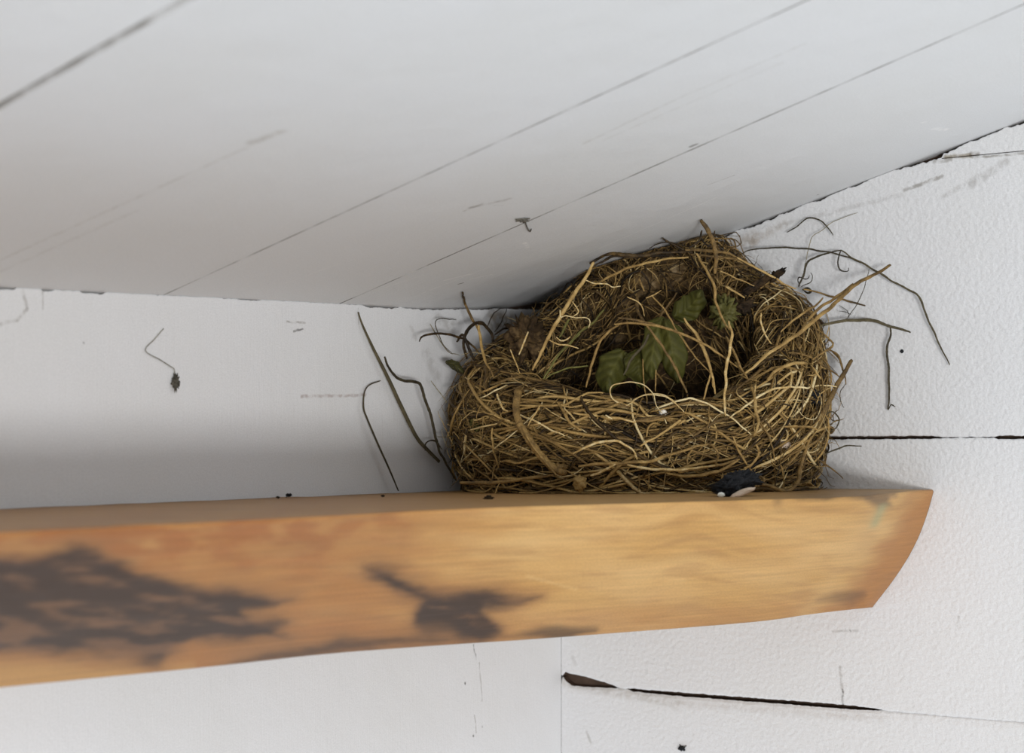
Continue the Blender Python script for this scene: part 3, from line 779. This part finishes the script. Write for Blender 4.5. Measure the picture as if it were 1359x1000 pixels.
S('G', 3.4, .72, [(1018, 700), (990, 800), (965, 890)], (.854, .850), 0)
S('G', 4.6, .40, [(562, 408), (520, 490), (440, 580), (375, 710)], (.872, .868), 0, mat='grey_grass')
S('G', 2.4, .92, [(400, 935), (300, 890), (275, 840), (290, 795), (340, 770), (440, 760), (530, 790), (590, 850), (620, 930), (660, 990)], (.850, .843), 0)
S('G', 2.2, .82, [(400, 935), (470, 880), (560, 850), (650, 850), (720, 880), (800, 960)], (.851, .846), 0)
S('G', 2.6, .6, [(615, 670), (612, 750), (612, 830)], (.862, .854), 0)
S('G', 2.4, .6, [(515, 590), (522, 720), (540, 860), (548, 920)], (.866, .852), 0)
S('G', 3.4, .55, [(490, 0), (510, 50), (525, 90)], (.872, .87), 0)
S('G', 2.4, .7, [(540, 140), (600, 115), (655, 85)], (.868, .866), 0)
S('G', 2.2, .78, [(400, 130), (470, 160), (520, 220), (530, 275)], (.868, .868), 0)
S('G', 2.4, .3, [(340, 240), (400, 225), (460, 195), (480, 150)], (.874, .874), 0)
S('G', 4.0, .32, [(560, 440), (660, 260), (740, 140), (770, 100)], (.882, .888), 0)
S('F', 2.4, .88, [(265, 625), (268, 680), (310, 670), (390, 685), (480, 690), (510, 720), (500, 775)], (.858, .856), 0)
S('F', 2.2, .85, [(365, 555), (400, 600), (415, 640), (375, 680)], (.862, .86), 0)
S('F', 2.4, .9, [(470, 380), (540, 405), (650, 420), (700, 440), (765, 430)], (.866, .868), 0)
S('F', 2.6, .8, [(180, 870), (260, 905), (340, 912), (420, 942)], (.853, .856), 0)
S('F', 2.6, .86, [(235, 850), (270, 875), (310, 870), (350, 845)], (.856, .86), 0)
S('F', 3.4, .4, [(630, 620), (520, 740), (400, 840), (270, 980)], (.872, .858), 0, mat='green_stem', name='green_stem')
S('F', 4.0, .45, [(340, 700), (300, 780), (260, 850)], (.872, .868), 0, mat='green_stem', name='green_stem')
S('A', 3.8, .5, [(1290, 20), (1150, 150), (1060, 260), (990, 380), (960, 430)], (.868, .856), 0, mat='green_stem', name='green_stem')
S('A', 3.0, .55, [(1359, 310), (1200, 330), (1050, 380), (980, 420)], (.868, .856), 0, mat='green_stem', name='green_stem')
# lip and front wall
S('A', 3.0, .95, [(375, 605), (550, 520), (690, 470), (770, 498), (870, 535), (960, 565)], None, .008)
S('A', 4.2, .82, [(380, 600), (340, 660), (300, 720), (275, 820), (262, 930), (245, 1050), (270, 1140), (330, 1230)], None, .0075)
S('A', 3.2, .72, [(240, 690), (400, 720), (500, 750), (660, 805)], None, .0065)
S('A', 3.4, .82, [(300, 890), (420, 858), (540, 828)], None, .0075)
S('A', 3.6, .82, [(538, 560), (560, 620), (600, 690), (640, 715)], None, .0065)
S('A', 3.2, .82, [(840, 430), (950, 480), (1050, 505), (1150, 512)], None, .006)
S('A', 3.0, .88, [(1150, 512), (1250, 580), (1359, 650), (1500, 740)], None, .007)
S('A', 5.0, .60, [(1090, 640), (1140, 730), (1200, 820), (1300, 890)], None, .006)
S('A', 3.4, .76, [(930, 670), (870, 760), (820, 850)], None, .0065)
S('A', 4.8, .56, [(560, 920), (700, 880), (850, 850), (1000, 820), (1090, 790), (1115, 740)], None, .0055)
S('A', 3.2, .90, [(740, 750), (890, 810), (1020, 880), (1150, 940)], None, .006)
S('A', 4.0, .62, [(220, 590), (420, 540), (600, 470), (760, 480), (900, 530), (1010, 580)], None, .006)
S('A', 4.2, .66, [(1010, 580), (1100, 590), (1250, 595), (1359, 600)], None, .006)
S('A', 3.0, .88, [(820, 0), (780, 110), (740, 210)], (.866, .862), 0)
S('A', 2.4, .80, [(660, 160), (715, 290), (748, 372)], (.862, .858), 0)
S('A', 5.6, (.75, .5), [(375, -60), (395, 60), (405, 150), (430, 260), (480, 340), (510, 420)], (.872, .858), 0, aspect=.5)
S('B', 4.2, .66, [(500, 190), (495, 290), (515, 400), (545, 500), (560, 550)], None, .0075, aspect=.5)
S('B', 4.8, .66, [(570, 490), (640, 488), (740, 505), (820, 480), (910, 455)], None, .007, aspect=.6)
S('B', 4.6, .42, [(340, 570), (400, 600), (470, 598), (540, 555)], None, .006)
S('B', 6.2, .50, [(205, 682), (380, 686), (560, 682), (800, 648), (1060, 612)], (.852, .842), 0, aspect=.9)
S('B', 3.0, .55, [(740, 800), (870, 780), (1100, 720), (1240, 650)], (.845, .842), 0)
S('B', 2.0, .75, [(520, 795), (540, 740), (570, 690)], (.846, .846), 0)
S('B', 3.4, .5, [(440, 375), (560, 380), (640, 370), (740, 290)], None, .006)
S('C', 4.2, .85, [(0, 545), (150, 480), (280, 435), (380, 435), (450, 460), (530, 510), (570, 600)], None, .0085)
S('C', 4.6, .72, [(0, 185), (150, 205), (300, 225), (420, 240), (560, 268)], None, .0075)
S('C', 3.4, .92, [(0, 20), (150, 100), (300, 210), (350, 240)], None, .008)
S('C', 4.8, .74, [(1333, 10), (1150, 130), (960, 250), (820, 350), (680, 430), (600, 480)], None, .0085)
S('C', 5.6, .60, [(50, 660), (200, 635), (370, 630), (560, 620), (700, 610), (850, 560), (1000, 510), (1200, 460)], None, .007, aspect=.6)
S('C', 4.4, .84, [(480, 645), (600, 670), (830, 685), (950, 690), (1100, 670), (1260, 655)], None, .0085)
S('C', 5.4, .58, [(830, 720), (960, 740), (1100, 740), (1250, 710), (1333, 680), (1460, 610)], None, .0085)
S('C', 4.4, .82, [(160, 740), (250, 710), (380, 640)], None, .008)
S('C', 4.4, .52, [(230, 930), (280, 870), (340, 830), (430, 830), (480, 860)], (.841, .841), 0)
S('C', 4.8, .50, [(540, 820), (650, 830), (760, 860), (860, 900)], (.842, .841), 0)
S('C', 4.2, .56, [(1060, 510), (1020, 570), (1015, 650)], None, .008)
S('C', 4.4, .50, [(1230, 460), (1285, 540), (1270, 640)], None, .008)
S('C', 2.6, .95, [(700, 0), (730, 100), (790, 190), (830, 280)], None, .008)
S('C', 2.4, .86, [(330, 0), (350, 60), (460, 125), (560, 60), (650, 25), (760, 30), (860, 60), (1000, 190), (1090, 290)], (.851, .843), 0)
S('C', 3.4, 1.0, [(540, 240), (640, 195), (800, 130), (900, 90), (1000, 65), (1060, 60), (1200, 110), (1333, 185), (1450, 270), (1580, 380)], (.850, .846), 0)
S('D', 3.4, .92, [(130, 450), (180, 465), (350, 520), (480, 570), (640, 600), (740, 610), (850, 650), (930, 660)], (.842, .872), 0)
S('D', 5.0, .72, [(0, 440), (100, 370), (200, 300), (330, 190), (470, 110), (600, 30)], None, .008)
S('D', 5.6, .64, [(400, 0), (480, 130), (530, 220), (545, 350), (560, 430), (530, 520)], None, .010, aspect=.6)
S('D', 3.6, .80, [(545, 70), (540, 140), (535, 210)], None, .011)
S('D', 5.2, .66, [(620, 130), (680, 60), (760, 25), (860, 8), (950, 20), (1035, 48)], None, .009)
S('D', 3.4, .88, [(360, 390), (470, 310), (610, 215), (740, 178), (900, 182), (1000, 165), (1110, 175)], None, .010)
S('D', 4.4, .55, [(740, 455), (850, 450), (930, 460), (972, 478)], None, .008)
S('D', 4.4, .62, [(545, 580), (565, 640), (520, 710), (460, 742)], None, .008)
S('D', 6.2, .46, [(560, 850), (650, 875), (740, 900), (800, 885), (838, 830), (855, 740), (885, 640), (925, 520)], (.846, .866), 0, aspect=.9, name='root', label='curved brown rootlet')
S('D', 4.6, .52, [(460, 870), (560, 862), (600, 825), (560, 790)], (.838, .842), 0, name='root')
S('D', 3.2, .6, [(380, 520), (430, 640), (520, 770)], None, .008)
S('D', 4.8, .56, [(0, 770), (150, 748), (320, 715), (430, 680)], None, .007)
# right side, standing out before the wall
S('2', 6.4, (.36, .74), [(1052, 248), (990, 285), (890, 340), (780, 440), (700, 505), (600, 585), (500, 650), (380, 750)], (.880, .850), 0, aspect=.6)
S('2', 5.0, .55, [(880, 335), (800, 400), (720, 450), (640, 545)], (.876, .868), 0, aspect=.6)
S('2', 3.6, (.2, .55), [(650, 362), (700, 372), (800, 400), (935, 437)][::-1], (.890, .880), 0)
S('2', 3.4, .6, [(740, 400), (700, 440), (600, 505), (545, 560)], (.884, .872), 0)
S('4', 8.0, (.34, .5), [(1192, 60), (1120, 180), (1060, 300), (1010, 400), (965, 500), (940, 590)], (.882, .868), 0, name='twig', label='thick brown straw stalk leaning at the right side', aspect=.8)
S('4', 3.2, .40, [(960, 488), (1040, 510), (1100, 550), (1150, 595)], (.874, .880), 0)
S('4', 2.6, .30, [(1055, 492), (1140, 455), (1170, 445), (1235, 448)], (.882, .884), 0, mat='grey_grass')
S('4', 2.4, .35, [(1085, 385), (1070, 340), (1080, 305), (1110, 295), (1132, 330), (1120, 365), (1080, 392), (1060, 440)], (.884, .884), 0, mat='grey_grass')
S('4', 1.6, .25, [(1165, 160), (1140, 200), (1140, 240), (1155, 275)], 'R', (.004, .004), mat='grey_grass')
S('4', 2.8, .4, [(1085, 5), (1130, 50), (1150, 90), (1165, 170)], (.888, .884), 0)
S('E', 3.4, .5, [(900, 640), (1030, 750), (960, 820), (880, 870)], (.884, .874), 0)
S('E', 3.2, .45, [(780, 400), (860, 530), (905, 640), (930, 760), (990, 890)], (.886, .880), 0)
S('E', 3.0, .38, [(985, 795), (1060, 830), (1095, 930), (1110, 980)], (.886, .882), 0)
S('E', 4.0, .42, [(700, 820), (800, 835), (900, 880), (1000, 940), (1080, 1000)], (.874, .882), 0)
# wisps beside the right wall, rooted in the nest
def wisp(z, w_, tone, pts, l0, l1, mat='grey_grass', **k): return S(z, w_, tone, pts, 'R', (l0, l1), mat=mat, name='wisp', **k)
wisp('2', 3.0, .22, [(360, 200), (400, 180), (480, 170), (600, 170), (700, 178), (770, 190), (860, 215), (935, 248), (955, 262)], .010, .004)
wisp('2', 5.2, .2, [(628, 350), (650, 290), (668, 235), (700, 215), (760, 195), (822, 180)], .010, .006, aspect=.5)
wisp('2', 3.8, (.4, .3), [(822, 180), (900, 230), (1000, 285), (1080, 335), (1150, 372), (1186, 398), (1210, 460), (1240, 535), (1285, 630), (1325, 712)], .006, .002)
wisp('2', 3.2, .12, [(822, 182), (810, 215), (808, 245), (818, 270), (838, 277), (858, 272), (858, 262)], .006, .004)
wisp('2', 2.8, .2, [(572, 97), (610, 75), (640, 50), (680, 30), (735, 45), (765, 80), (785, 112)], .003, .003)
wisp('2', 1.5, .75, [(650, 280), (665, 210), (690, 125), (730, 90), (790, 50), (900, 5)], .006, .001)
wisp('2', 6.0, (.7, .3), [(700, 548), (740, 530), (790, 515), (870, 505), (960, 507), (1050, 530), (1145, 562)], .014, .004, aspect=.45)
wisp('2', 4.2, .35, [(885, 500), (950, 500), (1005, 512)], .006, .004, aspect=.5)
wisp('2', 5.6, .18, [(1050, 535), (1050, 575), (1036, 640), (1040, 700), (1044, 770), (1048, 850), (1042, 920)], .004, .002, aspect=.5)
wisp('2', 2.6, .2, [(1042, 920), (1055, 895), (1075, 905)], .002, .002)
wisp('2', 1.6, .2, [(845, 502), (885, 450), (915, 390), (940, 320), (955, 262)], .006, .004)
wisp('2', 1.5, .15, [(870, 480), (840, 465), (815, 462)], .005, .003); wisp('2', 1.5, .15, [(860, 490), (850, 460), (815, 435)], .005, .003)
wisp('2', 2.6, .12, [(632, 345), (622, 320), (630, 303), (655, 315), (672, 312), (680, 298)], .008, .008)
wisp('2', 2.2, .15, [(640, 350), (680, 325), (688, 300), (682, 283)], .008, .008)
wisp('2', 5.0, .1, [(645, 365), (668, 358), (686, 372), (670, 380), (652, 370)], .009, .007)
wisp('2', 2.6, .3, [(770, 640), (800, 655), (822, 690), (826, 735)], .010, .008, mat='straw')
wisp('2', 2.0, .3, [(762, 598), (788, 612), (770, 640)], .010, .010, mat='straw')
# wisps beside the left wall
def wispl(z, w_, tone, pts, l0, l1, mat='grey_grass', **k): return S(z, w_, tone, pts, 'L', (l0, l1), mat=mat, name='wisp', **k)
wispl('3', 5.2, (.12, .3), [(180, 262), (195, 305), (215, 335), (260, 375), (330, 380), (352, 395), (370, 460), (400, 540), (420, 640), (450, 730), (520, 850)], .012, .010)
wispl('3', 4.2, (.15, .3), [(345, 190), (362, 165), (430, 155), (500, 160), (560, 180), (610, 222), (645, 275)], .012, .020, mat='straw')
wispl('3', 2.4, .2, [(510, 150), (425, 90), (432, 150), (460, 210), (500, 245), (560, 300)], .006, .020) if False else None
wispl('3', 2.0, .25, [(520, 85), (430, 85), (430, 140), (455, 200), (500, 250)], .004, .012)
wispl('3', 1.8, .7, [(395, 105), (440, 180), (480, 235), (535, 255)], .006, .012)
wispl('1', 4.4, (.2, .7), [(278, 405), (290, 460), (320, 530), (352, 580), (368, 640), (385, 740)], .008, .022, mat='straw', aspect=.5)
wispl('1', 6.4, .18, [(300, 740), (285, 680), (290, 620), (330, 570), (380, 565), (420, 610), (440, 670), (500, 730)], .016, .020, mat='straw')
wispl('1', 5.0, .14, [(250, 655), (280, 620), (300, 660), (330, 730), (370, 790)], .016, .022, mat='straw')
wispl('1', 2.8, .2, [(440, 605), (470, 560), (500, 490)], .016, .012, mat='straw')
wispl('1', 2.6, .2, [(400, 590), (430, 520), (470, 485)], .014, .008, mat='straw')
wispl('1', 4.6, .12, [(440, 620), (490, 590), (540, 590), (600, 580), (640, 565)], .020, .020, mat='straw')
wispl('1', 2.0, .7, [(665, 525), (680, 470), (700, 420)], .020, .012)
wispl('3', 1.6, .8, [(400, 375), (440, 430), (475, 480)], .010, .016)
wispl('3', 1.6, .5, [(430, 640), (500, 640), (560, 630)], .014, .022); wispl('3', 1.8, .6, [(485, 695), (520, 670), (560, 655)], .014, .022)
wispl('3', 3.0, .2, [(370, 705), (375, 670), (400, 658), (430, 670), (450, 700)], .008, .012)

# the heavy woody stalk down the front
S('A', 11, .52, [(850, 370), (800, 400), (765, 450), (740, 520), (718, 620), (715, 740), (745, 850)], None, .012, name='twig', taper=(.7, .9), sides=12, aspect=.9, label='thick bent woody stalk over the front of the nest')
S('B', 12, .54, [(740, 150), (790, 240), (860, 340), (940, 440), (1000, 505), (1060, 560), (1150, 600)], None, .013, name='twig', taper=(.9, .8), sides=12, aspect=.85, label='thick woody stalk over the lower front of the nest')
S('B', 4.0, .55, [(770, 180), (830, 290), (900, 400), (980, 500), (1080, 620)], None, .0165, name='twig')
def nlump(name, z, xy, r, mat, tone, d=None, **k):
    x, y = P_(z, [xy])[0]; dd = d if d else (cupdepth(x, y) or .88)-.004; s = dd/F
    p = at(x, y, dd); p.z = max(p.z, shelf_z(ab(p)[1])+r[1]*s*0.9)
    o = lump(name, p-ORI, (r[0]*s, r[1]*s*0.8, r[1]*s), M[mat], nest, tone=tone, **k); return o
nlump('seed_head', 'B', (1290, 690), (8.5, 9), 'straw', .62, .838, amp=.5, freq=2.2, seed=3)
nlump('seed_head', 'B', (1105, 555), (9, 6.5), 'straw', .5, .840, amp=.5, freq=2.0, seed=7)
nlump('husk', 'D', (735, 580), (12, 6.5), 'pale', .35, .858, amp=.5, freq=2.4, seed=5, rot=-.3)
nlump('husk', 'C', (800, 180), (5, 4), 'pale', .7, .846, amp=.5, freq=2.4, seed=6, rot=-.5)
nlump('husk', 'D', (920, 215), (9, 5), 'pale', .2, .880, amp=.8, freq=3, seed=15, rot=.3)
nlump('bark_flake', 'D', (940, 250), (9, 9), 'black', .2, .874, amp=.9, freq=2.5, seed=9)
nlump('bark_flake', 'E', (610, 250), (12, 5), 'fiber', .1, .893, amp=.7, freq=2.5, seed=12, rot=.6)
nlump('bark_flake', 'E', (470, 320), (20, 5), 'fiber', .12, .893, amp=.9, freq=2.5, seed=13, rot=.6)
nlump('bark_flake', 'E', (370, 480), (13, 8), 'fiber', .1, .885, amp=1.0, freq=2.5, seed=14, rot=.2)
nlump('moss_tuft', 'E', (230, 520), (14, 17), 'green_stem', .35, .884, amp=1.1, freq=4, seed=16)
nlump('moss_tuft', 'A', (400, 830), (11, 12), 'green_stem', .35, None, amp=1.1, freq=4, seed=17)
nlump('moss_tuft', 'A', (800, 60), (20, 22), 'fiber', .35, .885, amp=1.0, freq=3, seed=18)

# leaves in the mouth of the nest
def leaf(z, spine, hw, d0, d1, fold, wave, tone, name='leaf', mat='leaf', seed=0, par=nest, label=None):
    sp_ = catmull([Vector((x, y, 0)) for x, y in P_(z, spine)], 30); s_ = Z[z][2]; nv = 17
    vs = []; ts = []; fs = []
    for i, c in enumerate(sp_):
        t = i/29; T = (sp_[min(i+1, 29)]-sp_[max(i-1, 0)]).normalized(); Nn = Vector((-T.y, T.x, 0))
        h = interp([(k/(len(hw)-1), v) for k, v in enumerate(hw)], t, False)/s_
        for j in range(nv):
            v = j/(nv-1)*2-1; q = c+Nn*(h*v*(1+0.08*math.sin(t*19+seed+v)))
            d = d0+(d1-d0)*t+fold*abs(v)**1.3*1.0+wave*math.sin(t*7+v*2.5+seed)+0.0006*math.sin(abs(v)*9-t*34)
            vs.append(at(q.x, q.y, d)-ORI)
            ts.append(max(0, min(1, tone+(0.14 if abs(v) < 0.07 else 0)+0.08*math.sin(abs(v)*9-t*34))))
    for i in range(29):
        for j in range(nv-1): fs.append((i*nv+j, i*nv+j+1, (i+1)*nv+j+1, (i+1)*nv+j))
    me = mesh_from(name, vs, fs); a_ = me.attributes.new('tone', 'FLOAT', 'POINT'); a_.data.foreach_set('value', ts)
    o = link(name, me, M[mat], par); md = o.modifiers.new('thick', 'SOLIDIFY'); md.thickness = 0.0004; md.offset = 0
    if label: o['label'] = label
    return o
leaf('G', [(375, 530), (310, 640), (255, 770), (262, 880)], [40, 95, 122, 112, 88, 40, 6], .880, .870, .005, .0012, .45, seed=1, label='broad green leaf at the left of the nest mouth')
leaf('G', [(500, 520), (485, 620), (500, 720), (505, 800)], [30, 85, 110, 108, 92, 50, 8], .886, .878, -.005, .0012, .40, seed=2)
leaf('G', [(665, 280), (620, 400), (590, 540), (580, 640), (585, 740)], [24, 96, 92, 84, 74, 50, 8], .884, .872, .004, .0012, .52, seed=3, label='long folded green leaf in the middle of the nest mouth')
leaf('G', [(680, 300), (715, 440), (745, 580), (765, 690), (775, 770)], [24, 96, 106, 104, 96, 62, 10], .880, .874, .005, .0012, .48, seed=4, label='long green leaf hanging right of the middle leaf')
leaf('G', [(740, 280), (830, 230), (900, 170), (950, 80)], [25, 85, 95, 88, 70, 10], .892, .890, .003, .0016, .42, seed=5, label='upper green leaf below the nest roof')
leaf('3', [(470, 285), (510, 300), (560, 345)], [4, 18, 22, 14, 3], .894, .890, .003, .001, .12, seed=6, label='small dark green leaf at the left of the nest', mat='green_stem')
leaf('D', [(330, 230), (400, 215), (480, 235)], [10, 40, 46, 30, 5], .862, .862, .003, .001, .30, seed=7, mat='straw', label='dry brown leaf')
leaf('D', [(840, 855), (900, 850), (950, 870)], [4, 14, 18, 10, 2], .868, .868, .002, .001, .55, seed=8, mat='straw')
leaf('D', [(430, 350), (455, 400), (462, 460)], [4, 14, 16, 9, 2], .852, .852, .002, .001, .6, seed=9, mat='straw')

# ------------------------------------------------------------------ loose things
def grass(w_, tone, pts, l0, l1, label):
    px = smooth2(P_('3', pts)); n0_ = len(px)
    P = [on_left(x, y, l0+(l1-l0)*i/(n0_-1)) for i, (x, y) in enumerate(px)]
    for p in P: p.z = max(p.z, shelf_z(ab(p)[1])+0.0007)
    P = catmull(P, n0_*2); n = len(P)
    R = [w_*0.5*p.y/F*(0.25+0.75*math.sin(math.pi*(0.06+0.75*i/(n-1)))) for i, p in enumerate(P)]
    t_ = Tubes(); t_.add(P, R, tone, 8, 0.4, 1.0, 0.06)
    o = t_.build('grass_blade', M['grey_grass'], None, origin=P[-1]); tag(o, label, 'grass'); return o
grass(6.2, .42, [(55, 50), (75, 110), (130, 230), (200, 370), (260, 500), (330, 640), (380, 700), (440, 760)], .0015, .006, 'long grey-brown grass blade leaning on the left wall, its tip at the ceiling crack')
grass(5.8, .30, [(160, 376), (110, 395), (85, 430), (80, 500), (95, 550), (150, 680), (200, 790), (245, 897)], .0012, .006, 'short dark grass blade with a hooked tip, standing left of the long blade')

def debris(name, p, rad, label, cat, mat='dust', seed=1, threads=(), mode='L', amp=1.0, tone=.3, tt=.75, tw=1.2):
    e = bpy.data.objects.new(name, None); C.objects.link(e); e.location = p; tag(e, label, cat)
    lump('clump', Vector((0, 0, 0)), rad, M[mat], e, amp=amp, freq=2.6, seed=seed, tone=tone)
    fn = {'L': on_left, 'R': on_right, 'C': on_ceiling}[mode]
    for th_ in threads:
        P = [fn(x, y, 0.0006)-p for x, y in smooth2(th_)]
        t_ = Tubes(); t_.add(P, [tw*0.5*(P[i]+p).y/F for i in range(len(P))], tt, 5, 1, 0)
        t_.build('thread', M['dust'], e)
    return e
p = on_left(233, 507, 0.0012); s_ = p.y/F
debris('dust_clump', p, (4.0*s_, 4.0*s_, 9*s_), 'grey dust clump hanging from a bent cobweb thread on the left wall', 'dust', seed=2, threads=[[(217, 436), (205, 450), (193, 465), (212, 477), (226, 486), (231, 490), (232, 500)]], tone=.22, tt=.72, tw=1.5)
p = on_ceiling(694, 292, 0.0008); s_ = p.y/F
debris('dust_clump', p, (6.5*s_, 4*s_, 2.6*s_), 'grey dust clump stuck in the ceiling seam above the nest', 'dust', seed=5, mode='C', threads=[[(697, 292), (699, 300), (703, 307), (705, 304)], [(684, 291), (696, 290), (703, 290)]], tone=.4, tt=.45, tw=1.8)
p = on_shelf(383, 657, 0.0012); s_ = p.y/F
e = debris('insect', p, (3.6*s_, 3*s_, 2.0*s_), 'tiny dark dead insect on the shelf against the left wall', 'insect', mat='black', seed=8, amp=.5, tone=.2)
t_ = Tubes(); t_.add([Vector((0, 0, 0)), Vector((0.0008, -0.0002, 0.0008)), Vector((0.0014, 0, 0.0002))], .00018, .2, 5); t_.add([Vector((0, 0, 0)), Vector((-0.0006, -0.0004, -0.0006)), Vector((-0.0012, 0, -0.001))], .00018, .2, 5); t_.build('leg', M['black'], e)
p = on_right(905, 993, 0.0006); s_ = p.y/F
debris('splinter', p, (4*s_, 2*s_, 2.4*s_), 'small dark splinter stuck to the right wall near the bottom edge', 'splinter', mat='black', seed=9, mode='R', threads=[[(905, 993), (902, 988)], [(905, 992), (911, 990)]], tone=.3, tt=.1, tw=1.4)
p = on_right(1197, 466, 0.0003); s_ = p.y/F
o = lump('fly_speck', p, (2.3*s_, 1.6*s_, 2.4*s_), M['black'], amp=.25, seed=3, tone=.15, origin=True); tag(o, 'round black speck on the right wall beside the hanging grass blade', 'speck')
for i, (x, y, r, lab) in enumerate([(648, 661, 5, 'dark crumb on the shelf in front of the left end of the nest'), (369, 660, 2.0, 'tiny dark crumb on the shelf left of the dead insect'), (508, 658, 2.0, 'tiny dark crumb on the shelf below the two grass blades')]):
    p = on_shelf(x, y, 0.0006); s_ = p.y/F
    o = lump('crumb', p, (r*s_, r*s_*.8, r*s_*.6), M['fiber'], amp=1.0, seed=20+i, tone=.12, origin=True); tag(o, lab, 'crumb')
# dropping at the front arris of the shelf
base = on_shelf(975, 659.5, 0.0); s_ = base.y/F
e = bpy.data.objects.new('bird_dropping', None); C.objects.link(e); e.location = base
tag(e, 'black crusty dropping with a white tip at the shelf edge under the nest', 'dropping')
def dl(name, px, rad, mat, amp, fr, seed, rot, tone, dy=0.0, label=None):
    q = at(px[0], px[1], base.y+dy)-base
    o = lump(name, q, (rad[0]*s_, rad[2]*s_, rad[1]*s_), M[mat], e, amp=amp, freq=fr, seed=seed, rot=rot, tone=tone)
    if label: o['label'] = label
dl('crust', (977, 641), (26, 12, 15), 'black', .8, 3.6, 4, .35, .25, .014)
dl('crust', (966, 649), (15, 9, 10), 'black', .9, 3.6, 8, .1, .25, .005)
dl('crust', (990, 636), (17, 9, 12), 'black', .9, 3.8, 18, -.1, .3, .016)
dl('white_tip', (957, 656.5), (4.8, 3.2, 4), 'pale', .15, 2, 2, 0, .95, -.001, 'white tip')
dl('pale_streak', (985, 654), (17, 4.2, 5), 'pale', .18, 2, 5, .36, .35, -.0005, 'pale pinkish streak')
